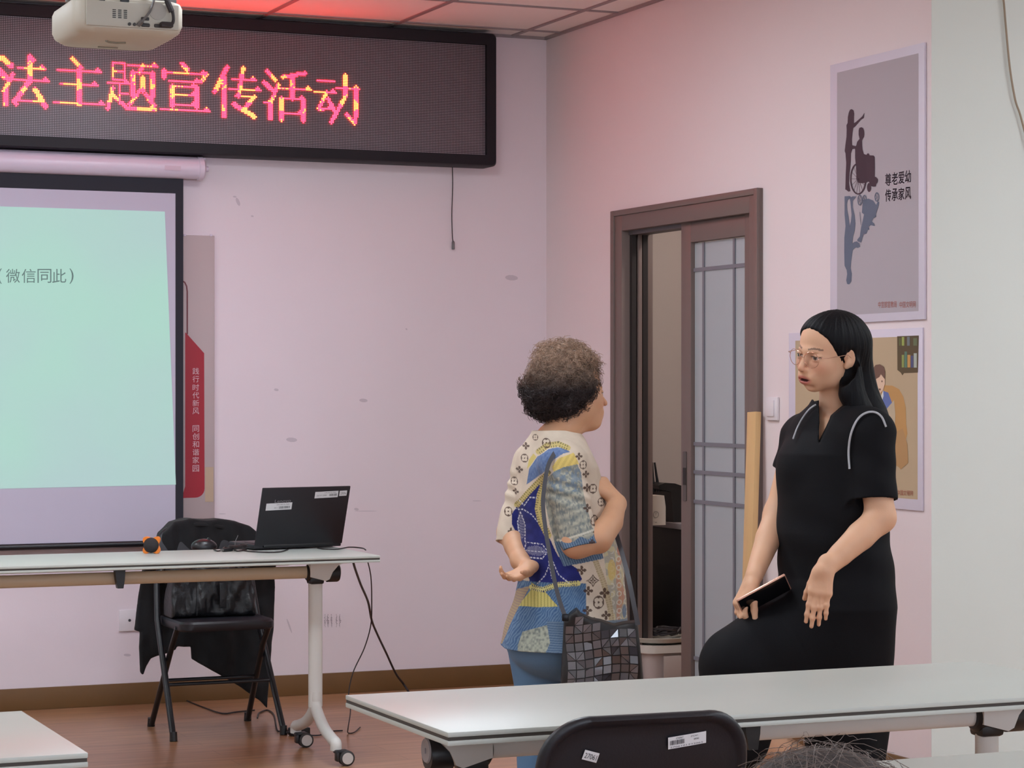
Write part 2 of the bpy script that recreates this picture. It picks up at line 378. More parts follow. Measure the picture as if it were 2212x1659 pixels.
# ------------------------------------------------------------------ LED sign
def fY(Y): return lambda px, py: onY(px, py, Y)
def led_sign():
    x0, x1, z0, z1, yf = -2.4, 4.079, 2.352, 2.952, 9.751
    t = thing('led_sign', 'long black LED message sign with glowing red characters high on the front wall', 'LED sign', ((x0+x1)/2, YW, z0))
    mb = MB(); th = .055
    out = rrect(x0, x1, z0, z1, .022); inn = rrect(x0+th, 4.029, 2.402, 2.899, .004)
    n = len(out); fm = lambda a, b, c: Vector((a, c, b))
    V = []
    prof = [(out, YW), (out, yf+.012), ([(a+(.006 if a < 0 else -.006), b+(.006 if b < 2.6 else -.006)) for a, b in out], yf), (inn, yf), (inn, yf+.022)]
    rows = [[mb.bm.verts.new((a, y, b)) for a, b in pl] for pl, y in prof]
    for r0, r1 in zip(rows[:-1], rows[1:]):
        for i in range(n): mb.bm.faces.new((r0[i], r0[(i+1) % n], r1[(i+1) % n], r1[i]))
    mb.build('frame', M['bezel'], t, ang=30)
    m, nt, b = new_mat('led_dot_matrix'); N = nt.nodes.new; L = nt.links.new
    tc = N('ShaderNodeTexCoord'); sp = N('ShaderNodeSeparateXYZ'); L(tc.outputs['Object'], sp.inputs[0])
    def mth(op, a, b_=None):
        k = N('ShaderNodeMath'); k.operation = op
        for i, v in enumerate([a, b_]):
            if v is None: continue
            if isinstance(v, (int, float)): k.inputs[i].default_value = v
            else: L(v, k.inputs[i])
        return k.outputs[0]
    P = .0073
    fx = mth('SUBTRACT', mth('FRACT', mth('DIVIDE', sp.outputs['X'], P)), .5); fz = mth('SUBTRACT', mth('FRACT', mth('DIVIDE', sp.outputs['Z'], P)), .5)
    d = mth('SQRT', mth('ADD', mth('MULTIPLY', fx, fx), mth('MULTIPLY', fz, fz)))
    dot = mth('LESS_THAN', d, .29)
    mx = N('ShaderNodeMix'); mx.data_type = 'RGBA'; L(dot, mx.inputs['Factor'])
    mx.inputs['A'].default_value = lin((44, 32, 38)); mx.inputs['B'].default_value = lin((178, 163, 173))
    L(mx.outputs['Result'], b.inputs['Base Color']); b.inputs['Roughness'].default_value = .35
    MB().box(((x0+4.029)/2+.02, yf+.03, 2.65), (4.029-x0, .016, .51)).build('dot_panel', m, t)
    # lit characters: dots of a 32 x 32 matrix per character
    G = {
     'fa': [('d', 3, 3, 8, 7, 3), ('d', 1, 10, 5, 14, 3), ('d', 9, 12, 4, 22, 2.2), ('v', 5, 21, 29, 3), ('h', 12, 28, 8), ('v', 19, 1, 16, 2.6), ('d', 19, 1, 21, 3, 2), ('h', 9, 30, 15), ('d', 18, 16, 11, 27, 2.8), ('h', 9, 27, 27), ('d', 10, 28, 11, 29, 2), ('d', 22, 20, 28, 30, 2.8)],
     'zhu': [('d', 12, 1, 17, 6, 2.8), ('h', 3, 29, 8), ('h', 5, 27, 16), ('h', 1, 31, 27), ('v', 16, 8, 27, 3)],
     'ti': [('v', 4, 2, 12, 2), ('v', 11, 2, 12, 2), ('h', 4, 10, 2), ('h', 4, 10, 7), ('h', 4, 10, 12), ('h', 1, 14, 14), ('v', 8, 14, 26, 2), ('h', 8, 13, 20), ('d', 4, 17, 1, 29, 2), ('d', 4, 21, 12, 28, 2), ('h', 12, 30, 29), ('h', 11, 30, 28), ('h', 13, 31, 3), ('d', 22, 3, 20, 7, 2), ('v', 16, 7, 21, 2.2), ('v', 28, 7, 21, 2.2), ('h', 16, 27, 7), ('v', 22, 10, 18, 2.2), ('d', 21, 17, 14, 26, 2), ('d', 24, 20, 29, 26, 2.4)],
     'xuan': [('d', 14, 0, 17, 4, 2.8), ('h', 3, 29, 6), ('v', 3, 5, 9, 2.4), ('d', 29, 6, 26, 10, 2.2), ('h', 6, 25, 11), ('v', 8, 14, 26, 2.8), ('v', 23, 14, 26, 2.8), ('h', 8, 23, 14), ('h', 8, 23, 19), ('h', 8, 23, 25), ('h', 1, 31, 28)],
     'chuan': [('d', 10, 1, 2, 16, 2.6), ('v', 8, 8, 30, 3), ('h', 13, 28, 8), ('h', 11, 31, 14), ('d', 20, 1, 17, 18, 2.6), ('h', 15, 27, 18), ('d', 27, 18, 20, 26, 2.4), ('d', 14, 23, 27, 30, 2.8)],
     'huo': [('d', 3, 2, 8, 7, 2.8), ('d', 1, 9, 6, 13, 2.8), ('d', 10, 10, 5, 21, 2.2), ('v', 5, 21, 30, 3), ('h', 1, 6, 21), ('d', 27, 2, 13, 5, 2.2), ('v', 19, 4, 18, 2.8), ('h', 9, 31, 12), ('h', 12, 27, 18), ('v', 12, 18, 31, 2.6), ('v', 26, 18, 31, 2.8), ('h', 12, 26, 27)],
     'dong': [('h', 3, 14, 6), ('h', 1, 15, 13), ('d', 9, 13, 4, 23, 2.4), ('d', 4, 24, 13, 22, 1.4), ('d', 10, 17, 15, 26, 2.4), ('h', 15, 30, 10), ('v', 21, 2, 15, 2.6), ('d', 21, 15, 12, 31, 2.4), ('v', 28, 10, 27, 2.8), ('d', 22, 26, 27, 31, 2.0), ('d', 28, 27, 27, 31, 2.4)],
    }
    def dots(st):
        S_ = set()
        def seg(x0, y0, x1, y1, w_):
            for i in range(0, 33):
                for j in range(0, 33):
                    dx, dy = x1-x0, y1-y0; q = max(0, min(1, ((i-x0)*dx+(j-y0)*dy)/max(dx*dx+dy*dy, 1e-6)))
                    if math.hypot(i-x0-q*dx, j-y0-q*dy) <= w_/2: S_.add((i, j))
        for s_ in st:
            if s_[0] == 'h':
                _, a, b_, y = s_; seg(a, y, b_, y, .9)
                if b_-a > 12: S_.update({(b_-1, y-1), (b_-2, y-1), (b_-3, y-1), (b_-2, y-2)})
            elif s_[0] == 'v': _, x, a, b_, w_ = s_; seg(x, a, x, b_, w_-.1)
            else: _, a, b_, c, d_, w_ = s_; seg(a, b_, c, d_, w_)
        return S_
    seq = ['fa', 'zhu', 'ti', 'xuan', 'chuan', 'huo', 'dong']; cols = {'r': MB(), 'o': MB()}; R = random.Random(5)
    pr = onY(779, 200, yf+.02).x        # right end of the text
    pitch_x = (pr-onY(-6, 120, yf+.02).x)/(7*32-1); ztop = onY(600, 148, yf+.02).z; pz = .00715
    for k, g in enumerate(seq):
        for i, j in dots(G[g]):
            x = pr-pitch_x*((6-k)*32+31-i); z = ztop-pz*j
            ph = math.sin(x*41+1.3)+math.sin(z*63+x*17)+R.uniform(-.5, .5)
            B = cols['o'] if ph > .55 else cols['r']
            h = .0027
            B.raw([(x-h, yf+.019, z-h), (x+h, yf+.019, z-h), (x+h, yf+.019, z+h), (x-h, yf+.019, z+h)], [(0, 1, 2, 3)])
    a = cols['r'].build('lit_characters', mat_emit('led_red', (255, 17, 32), LED_POWER), t)
    a['label'] = 'glowing red dot-matrix characters'
    a = cols['o'].build('lit_characters', mat_emit('led_orange', (255, 54, 22), LED_POWER), t)
    a['label'] = 'glowing orange dot-matrix characters'
led_sign()
t = thing('hanging_cord', 'thin dark cord hanging below the right end of the LED sign', 'cord', (3.908, YW-.02, 1.98))
MB().tube(spline([onY(977, 352, YW-.02), onY(978, 400, YW-.015), onY(976, 460, YW-.012), onY(977, 505, YW-.012), onY(979, 524, YW-.012)]), .0022, 6).build('wire', M['cable'], t)
MB().lathe([(.004, .036), (.0065, .03), (.007, 0), (.004, -.002)], onY(979, 538, YW-.012), seg=12).build('plug', M['grey_metal'], t)

# ------------------------------------------------------------------ projection screen
def projection_screen():
    ys = 9.80
    t = thing('projection_screen', 'pull-down projection screen with black borders below the LED sign', 'projection screen', (1.0, YW, .62))
    xl = -.2; xr = 2.64
    MB().cyl((xl-.05, ys, 2.296), (2.70, ys, 2.296), .046, seg=32).build('case', M['tube'], t)
    MB().lathe([(.047, 0), (.051, .004), (.051, .022), (.042, .03), (.012, .034), (.012, .05)], (2.70, ys, 2.296), 'X').box((2.73, ys+.035, 2.335), (.02, .07, .02), .003).build('end_cap', M['tube'], t)
    lb = MB(); q = lambda px, py: onY(px, py, ys-.0475)
    flat_art(lb, [(356, 357), (391, 359), (391, 369), (356, 367)], q); lb.build('label_sticker', mat('faded_pink_label', (206, 184, 198), .6), t)
    MB().box(((xl+xr)/2, ys, 1.475), (xr-xl, .002, 1.56)).build('border', M['screen_black'], t)
    wx1 = onY(379, 700, ys-.003).x; wz = onY(379, 418, ys-.003).z
    MB().raw([(xl+.05, ys-.003, .70), (wx1, ys-.003, .70), (wx1, ys-.003, wz), (xl+.05, ys-.003, wz)], [(0, 1, 2, 3)]).build('fabric', M['screen_white'], t)
    MB().cyl((xl, ys, .69), (xr, ys, .69), .014).build('bottom_bar', M['black_metal'], t)
    m, nt, b = new_mat('projected_light'); N = nt.nodes.new; L = nt.links.new
    tc = N('ShaderNodeTexCoord'); n = N('ShaderNodeTexNoise'); n.inputs['Scale'].default_value = 1.4; L(tc.outputs['Object'], n.inputs['Vector'])
    cr = N('ShaderNodeValToRGB'); L(n.outputs['Fac'], cr.inputs['Fac'])
    cr.color_ramp.elements[0].position = .35; cr.color_ramp.elements[0].color = lin((174, 226, 208)); cr.color_ramp.elements[1].position = .65; cr.color_ramp.elements[1].color = lin((180, 214, 212))
    L(cr.outputs['Color'], b.inputs['Emission Color']); b.inputs['Emission Strength'].default_value = .72
    b.inputs['Base Color'].default_value = lin((110, 120, 118)); b.inputs['Roughness'].default_value = .9
    q = lambda px, py: onY(px, py, ys-.0045)
    a, b_, c_ = q(356, 457), q(380, 1047), q(0, 450); d = q(0, 1057)
    MB().raw([(xl+.12, a.y, d.z-.01), b_, a, (xl+.06, a.y, c_.z+.01)], [(0, 1, 2, 3)]).build('projected_slide', m, t)
    tm = MB()
    for ch, cx in (('微', 28), ('信', 62), ('同', 96), ('此', 128)):
        text_fit(tm, ch, [onY(cx+dx, cy, ys-.0055) for dx, cy in ((-15, 611), (15, 611), (15, 581), (-15, 581))])
    text_fit(tm, ')', [onY(x, y, ys-.0055) for x, y in ((150, 613), (159, 613), (159, 580), (150, 580))])
    text_fit(tm, '(', [onY(x, y, ys-.0055) for x, y in ((-5, 613), (4, 613), (4, 580), (-5, 580))])
    tm.build('slide_text', mat_emit('grey_green_slide_text', (120, 156, 150), .45, (60, 70, 68)), t)
projection_screen()

# ------------------------------------------------------------------ banner board behind the screen
def banner():
    t = thing('banner_board', 'tall beige display board with a crimson panel of white characters beside the screen', 'display board', (2.6, YW-.01, .79))
    MB().box((2.47, YW-.008, 1.401), (.65, .012, 1.225), .002).build('board', M['banner'], t)
    q = lambda o: (lambda px, py: onY(px, py, YW-.0145-o))
    mb = MB(); pts = [(396, 712), (401, 718), (441, 763), (442, 1052)]+[(442-20+20*math.cos(a), 1055+20*math.sin(a)) for a in [math.radians(x) for x in range(0, 91, 15)]]+[(390, 1076), (390, 1068), (396, 1064), (400, 1050), (400, 720)]
    flat_art(mb, pts[1:], q(.0005)); mb.build('red_panel', M['banner_red'], t)
    mb = MB(); flat_art(mb, stroke([(380, 603), (391, 605), (399, 610), (403, 618), (404.5, 630), (404.5, 722)], 3.2), q(.001)); mb.build('outline', M['banner_line'], t)
    mb = MB(); flat_art(mb, [(443, 1009), (461, 1009), (461, 1084), (443, 1084)], q(.0005)); mb.build('tan_patch', M['banner_tan'], t)
    mb = MB()
    for ch, cy in zip('践行时代新风同创和谐家园', (801, 818, 836, 853, 870, 887, 925, 942, 959, 976, 993, 1011)):
        text_fit(mb, ch, [onY(x, y, YW-.0158) for x, y in ((416, cy+8), (430, cy+7.5), (430, cy-6.5), (416, cy-6))])
    mb.build('characters', M['banner_text'], t)
    for px in (399, 456): MB().cyl(onY(px, 510, YW-.012), onY(px, 506, YW-.012), .006, seg=10).build('hook', M['tube'], t)
banner()

# ------------------------------------------------------------------ ceiling projector
def projector():
    zb = 2.20
    a = onZ(161, 66, zb); b = onZ(404, 79, zb)      # lower rear corners
    W = b.x-a.x; ye = (a.y+b.y)/2; D = .30; hgt = .085
    t = thing('projector', 'off-white projector with ports at its back hanging from the ceiling', 'projector', (a.x+W/2, ye+D/2, zb))
    x0, x1, y0, y1 = -W/2, W/2, -D/2, D/2
    def outl(k): 
        p = rrect(x0+k, x1-k, y0+k, y1-k, .045, 6); return p
    mb = MB(); rows = []
    for k, z, in ((.022, 0), (.006, .012), (0, .028), (0, hgt-.014), (.004, hgt-.004), (.012, hgt)):
        rows.append([mb.bm.verts.new((x, max(y, y0+.004+k*.15), z)) for x, y in outl(k)])
    n = len(rows[0])
    for r0, r1 in zip(rows[:-1], rows[1:]):
        for i in range(n): mb.bm.faces.new((r0[i], r0[(i+1) % n], r1[(i+1) % n], r1[i]))
    mb.bm.faces.new(rows[0][::-1]); mb.bm.faces.new(rows[-1]); mb.build('body', M['proj'], t, local=True, ang=40)
    yb = y0-.001
    MB().box((.004, yb+.002, hgt/2+.002), (W-.045, .006, hgt-.024), .003).build('rear_panel', mat('projector_rear_panel', (188, 184, 172), .55), t, local=True)
    mb = MB()
    for i, px in enumerate((-.005, .007)): mb.lathe([(.004, -.004), (.004, .003)], (px, yb, .022), 'Y', 14)
    for px in (.034, .066): mb.box((px, yb-.002, .022), (.022, .006, .009), .003)
    mb.box((.033, yb-.002, .037), (.02, .006, .008), .002)
    for i in range(5):
        for j in range(3): mb.box((-.042+j*.0135, yb-.001, .036+i*.0045), (.008, .004, .002))
    mb.build('port', M['proj_dark'], t, local=True)
    mb = MB().lathe([(.021, 0), (.021, -.003), (.0, -.0035)], (.064, yb, .057), 'Y', 28); mb.build('speaker_grille', mat('projector_grille', (176, 172, 164), .7), t, local=True)
    MB().box((0, .09, -.001), (.05, .006, .003), .001).build('vent', mat('projector_slot', (140, 134, 120), .6), t, local=True); mb = MB().tube([(-.03, -.02, -.001), (-.02, -.005, -.001), (0, .0, -.001), (.02, -.012, -.001)], .0035, 6); mb.build('vent', mat('projector_recess', (140, 134, 120), .6), t, local=True)
    MB().lathe([(.03, 0), (.03, .02), (.026, .026)], (-.06, y1-.012, .045), 'Y', 28).build('lens', M['black_plastic'], t, local=True)
    mb = MB().box((0, 0, hgt+.012), (.24, .06, .006), .002).box((0, -.08, hgt+.008), (W*.95, .012, .012), .002).box((-.06, -.02, hgt+.006), (.02, .15, .012)).box((.06, -.02, hgt+.006), (.02, .15, .012)).cyl((0, 0, hgt+.01), (0, 0, CEIL-zb-.004), .018).lathe([(.06, 0), (.06, .006)], (0, 0, CEIL-zb-.008))
    mb.build('ceiling_bracket', M['grey_metal'], t, local=True)
    MB().box((-.07, y0+.004, hgt-.004), (.014, .01, .026), .002).build('clip', M['black_plastic'], t, local=True); MB().box((-.015, y0+.004, hgt-.004), (.022, .01, .022), .004).build('clip', M['black_plastic'], t, local=True)
    mb = MB().tube(spline([(.067, yb-.018, .024), (.094, yb-.02, .026), (.098, yb-.016, .05), (.088, yb-.014, .075), (.06, yb, .1), (.02, -.02, .12), (.012, 0, .3)]), .0042, 8).box((.083, yb-.011, .024), (.03, .022, .013), .003).tube([(.095, yb-.015, .056), (.084, yb-.013, .082)], .0075, 8)
    mb.build('cable', M['cable'], t, local=True)
    mb = MB().tube(spline([(.018, yb-.008, .022), (.024, yb-.014, .03), (.045, yb-.012, .06), (.05, yb-.004, .1), (.02, -.02, .13), (-.012, 0, .3)]), .003, 8).tube([(.016, yb-.004, .02), (.024, yb-.013, .03)], .0055, 8)
    mb.build('cable', M['grey_metal'], t, local=True)
    ld = bpy.data.lights.new('projector_beam', 'SPOT'); ld.energy = 90; ld.color = (.78, .70, 1.0); ld.spot_size = math.radians(46); ld.spot_blend = .9; ld.shadow_soft_size = .03
    lo = bpy.data.objects.new('projector_beam', ld); C.objects.link(lo); lo.parent = t; lo.location = (-.06, y1+.03, .045)
    d = Vector((1.9, YW, 1.5))-(Vector(t.location)+lo.location); lo.rotation_euler = d.to_track_quat('-Z', 'Y').to_euler()
projector()

# ------------------------------------------------------------------ sliding door and storeroom
def door():
    t = thing('door_1', None, None, (XR, 8.48, 0)); del_keys = [k for k in ('label', 'category') if k in t]
    t['kind'] = 'structure'
    oy0, oy1, oz = 7.836, 9.128, 2.115; f = XR-.012
    mb = MB()
    mb.box((XR+WT/2-.004, (oy0+DY0+.012)/2, oz/2), (WT+.03, DY0+.012-oy0, oz), .003).box((XR+WT/2-.004, (oy1+DY1-.03)/2, oz/2), (WT+.03, oy1-DY1+.03, oz), .003)
    mb.box((XR+WT/2-.004, (oy0+oy1)/2, (DZ-.03+oz)/2+.0), (WT+.028, oy1-oy0-.004, oz-DZ+.03), .003)
    # stepped moulding of the casing
    for yy, sg in ((oy0+.012, 1), (oy1-.012, -1)): mb.box((f-.008, yy, oz/2), (.016, .03, oz), .003)
    mb.box((f-.007, (oy0+oy1)/2, oz-.012), (.014, oy1-oy0-.05, .024), .003)
    mb.build('door_frame', M['door'], t)
    mb = MB(); mb.box((XR+.05, (DY0+DY1)/2, DZ-.038), (.07, DY1-DY0-.04, .018)); mb.build('track', mat('grey_track', (88, 82, 86), .5), t)
    mb = MB(); yj = DY1-.03
    mb.box((XR+.030, yj-.011, 1.01), (.020, .022, 2.02)).box((XR+.084, yj-.011, 1.01), (.024, .022, 2.02)); mb.build('jamb_groove', M['door_dark'], t)
    mb = MB(); mb.box((XR+.057, yj-.014, 1.01), (.018, .028, 2.02), .002); mb.build('jamb_rib', M['door'], t)
    # glazed sliding leaf
    xl = XR+.028; ly1 = onX(1471, 900, xl-.018).y; ly0 = DY0+.004; lt = DZ-.034
    gy1 = onX(1492, 900, xl-.018).y; gy0 = onX(1608, 900, xl-.018).y; gz1 = onX(1550, 518, xl-.018).z; gz0 = .14
    mb = MB()
    mb.box((xl, (ly1+gy1)/2, lt/2+.006), (.036, ly1-gy1, lt), .003).box((xl, (ly0+gy0)/2, lt/2+.006), (.036, gy0-ly0, lt), .003)
    mb.box((xl, (ly0+ly1)/2, (gz1+lt)/2+.003), (.034, ly1-ly0-.01, lt-gz1), .003).box((xl, (ly0+ly1)/2, gz0/2+.006), (.034, ly1-ly0-.01, gz0), .003)
    lf = mb.build('sliding_leaf', M['door'], t)
    m, nt, b = new_mat('frosted_glass'); b.inputs['Base Color'].default_value = lin((196, 202, 208)); b.inputs['Roughness'].default_value = .32
    tr = nt.nodes.new('ShaderNodeBsdfTranslucent'); tr.inputs[0].default_value = lin((190, 195, 200)); ms = nt.nodes.new('ShaderNodeMixShader'); ms.inputs[0].default_value = .35
    nt.links.new(b.outputs[0], ms.inputs[1]); nt.links.new(tr.outputs[0], ms.inputs[2]); nt.links.new(ms.outputs[0], nt.nodes['Material Output'].inputs[0])
    MB().box((xl+.004, (gy0+gy1)/2, (gz0+gz1)/2), (.006, gy1-gy0, gz1-gz0)).build('glass_pane', m, lf)
    mb = MB(); 
    for px in (1518, 1584): y = onX(px, 800, xl-.006).y; mb.box((xl-.002, y, (gz0+gz1)/2), (.005, .015, gz1-gz0))
    for py in (578, 961, 1023, 1088): z = onX(1550, py, xl-.006).z; mb.box((xl-.0024, (gy0+gy1)/2, z), (.005, gy1-gy0, .015))
    z = gz0+.12; mb.box((xl-.0024, (gy0+gy1)/2, z), (.005, gy1-gy0, .015))
    mb.build('glazing_bar', mat('grey_glazing_bar', (118, 117, 126), .5), lf)
    a = onX(1475, 975, xl-.02); c = onX(1483, 1083, xl-.02)
    hb = MB().prism(rrect(c.y, a.y, c.z, a.z, .007), lambda p, q, r: Vector((r, p, q)), xl-.021, xl-.017); hd = hb.build('handle', mat('door_pull_grey', (78, 70, 66), .4), lf)
    MB().box((xl-.0215, (a.y+c.y)/2, (a.z+c.z)/2), (.002, abs(a.y-c.y)*.8, .07)).build('slot', M['door_dark'], hd)
door()
def storeroom():
    q = lambda px, py: onY(px, py, 9.2)
    zt = onY(1430, 1131, 9.2).z
    t = thing('storage_desk', 'grey-topped desk in the storeroom seen through the open door', 'desk', (5.2, 9.3, 0))
    MB().box((5.25, 9.42, zt-.013), (1.1, .8, .026), .003).build('desktop', mat('grey_desk_top', (150, 142, 142), .5), t)
    mb = MB()
    for x in (4.75, 5.75): MB().box((x, 9.42, (zt-.026)/2), (.03, .7, zt-.026), .002).build('side_panel', M['black_metal'], t)
    MB().box((5.25, 9.78, (zt-.026)/2), (.97, .02, zt-.026)).build('back_panel', M['black_metal'], t)
    z2 = onY(1440, 1177, 8.8).z; MB().box((5.24, 8.98, z2), (.88, .36, .024), .004).build('keyboard_tray', mat('pale_tray', (186, 174, 160), .5), t)
    # white box with two round symbols
    a = onY(1372, 1130, 9.1); b = onY(1438, 1130, 9.1); zt2 = onY(1400, 1071, 9.1).z
    t = thing('paper_box', 'small white carton printed with two round outlines in front of the router', 'box', ((a.x+b.x)/2, 9.14, zt))
    mb = MB(); w_ = (b.x-a.x)/2; h = zt2-zt
    mb.prism([(-w_, 0), (w_, 0), (w_, h*.62), (w_*.9, h), (-w_, h)], lambda p, r, s_: Vector((p, s_, r)), -.04, .05); mb.build('carton', mat('white_carton', (196, 186, 174), .6), t, local=True)
    mb = MB()
    for px in (1402, 1417):
        c_ = onY(px, 1109, 9.1).x-t.location.x
        pts = [Vector((c_+.0125*math.cos(q_), -.041, h*.36+.0135*math.sin(q_))) for q_ in [2*math.pi*i/24 for i in range(25)]]
        mb.tube(pts, .0007, 5, False).box((c_, -.0405, h*.1), (.008, .001, .002)).tube([(c_, -.041, h*.36), (c_+.001, -.041, h*.36+.009)], .0006, 5)
    mb.build('printed_symbol', M['grey_metal'], t, local=True)
    # router with two antennas
    z0 = zt; a = onY(1408, 1060, 9.35)
    t = thing('router', 'black wireless router with two upright antennas on the storeroom desk', 'router', (a.x+.12, 9.36, zt))
    mb = MB(); prof = [(-.13, .165), (-.13, .15), (-.07, .135), (-.055, .0), (.14, 0), (.14, .09), (.1, .115), (.02, .15), (-.05, .172), (-.1, .175)]
    mb.prism(prof, lambda p, r, s_: Vector((p, s_, r)), -.1, .1); mb.build('body', M['black_plastic'], t, local=True)
    for px, dx in ((1409, .012), (1414, .034)):
        top = onY(px, 999, 9.36)-t.location; bot = onY(px+(3 if px == 1409 else 9), 1062, 9.36)-t.location
        MB().tube([bot, bot.lerp(top, .5), top], [.009, .006, .0045], 8).build('antenna', M['black_plastic'], t, local=True)
    mb = MB()
    for px in (1449, 1461):
        p = onY(px, 1068, 9.30)-t.location; mb.box(p, (.014, .02, .04), .004)
    mb.build('port_tab', M['cable'], t, local=True)
    # bin under the desk
    a = onY(1398, 1392, 8.95); b = onY(1500, 1392, 8.95); zl = a.z
    cx = (a.x+b.x)/2; w_ = (b.x-a.x)/2
    t = thing('storage_bin', 'pale plastic bin with a rounded lid on the storeroom floor', 'bin', (cx, 9.1, 0))
    mb = MB(); rows = []
    for k, z in ((.04, 0), (.02, .02), (.0, zl-.04)): rows.append([mb.bm.verts.new((x, y, z)) for x, y in rrect(-w_+k, w_-k, -.15+k, .15-k, .05)])
    n = len(rows[0])
    for r0, r1 in zip(rows[:-1], rows[1:]):
        for i in range(n): mb.bm.faces.new((r0[i], r0[(i+1) % n], r1[(i+1) % n], r1[i]))
    mb.bm.faces.new(rows[0][::-1]); mb.bm.faces.new(rows[-1]); mb.build('bin_body', mat('pinkish_grey_bin', (176, 162, 158), .5), t, local=True)
    mb = MB().prism(rrect(-w_-.015, w_+.015, -.165, .165, .06), lambda p, q_, r: Vector((p, q_, r)), zl-.04, zl-.008); lid = mb.build('lid', mat('pale_bin_lid', (196, 188, 180), .45), t, local=True)
    MB().box((.05, -.162, zl*.55), (.18, .008, zl*.5), .002).build('front_panel', mat('bin_panel', (166, 150, 144), .5), t, local=True)
    a = onY(1395, 1375, 9.0)
    t = thing('dish', 'pale shallow plastic lid lying on the storeroom bin', 'lid', (cx, 9.08, zl-.007))
    MB().lathe([(.10, 0), (.145, .01), (.155, .028), (.15, .03), (.09, .018), (.0, .016)], (0, 0, 0)).build('rim', mat('pale_plastic_lid', (176, 170, 160), .4), t, local=True)
    t = thing('cable_bundle', 'bundle of dark cable lying in the pale lid on the bin', 'cable bundle', (cx+.03, 9.06, zl+.012))
    R = random.Random(2); pts = [Vector((.075*math.cos(i*.55)*R.uniform(.6, 1), .05*math.sin(i*.55)*R.uniform(.6, 1), .014+.03*R.random())) for i in range(46)]
    MB().tube(spline(pts, 3), .006, 6).build('cable', M['cable'], t, local=True)
storeroom()
def storeroom_fill():  # unseen lamp, added to brighten the storeroom
    t = thing('added_lamp', 'small round lamp added out of sight to brighten the storeroom', 'ceiling lamp', (5.35, 8.2, CEIL-.05))
    MB().lathe([(.13, .05), (.14, .03), (.13, .0), (.0, -.005)]).build('fill_shade', mat_emit('fill_lamp_shade', (255, 240, 232), 90.0), t, local=True)
storeroom_fill()
# light switch
sw = thing('light_switch', 'white square rocker light switch on the wall between the sliding door and the posters', 'light switch', (XR, 7.752, 1.232))
a, b = onX(1658, 857, XR), onX(1686, 909, XR)
MB().box((XR-.006, (a.y+b.y)/2, (a.z+b.z)/2), (.011, .088, .088), .003).build('plate', M['switch'], sw)
MB().box((XR-.014, (a.y+b.y)/2+.004, (a.z+b.z)/2+.002), (.007, .055, .062), .003).build('rocker', M['switch'], sw)
# data outlet low on the front wall
oc = (onY(257, 1318, YW)+onY(300, 1362, YW))/2
so = thing('wall_outlet', 'square white cable outlet low on the front wall beside the draped chair', 'outlet', (oc.x, YW, oc.z-.045))
MB().box((oc.x+.004, YW-.005, oc.z), (.096, .009, .092), .003).build('plate', M['switch'], so)
MB().lathe([(.006, -.002), (.006, .0), (.004, .0)], onY(280, 1340, YW-.011), 'Y', 12).build('socket', M['ink'], so)
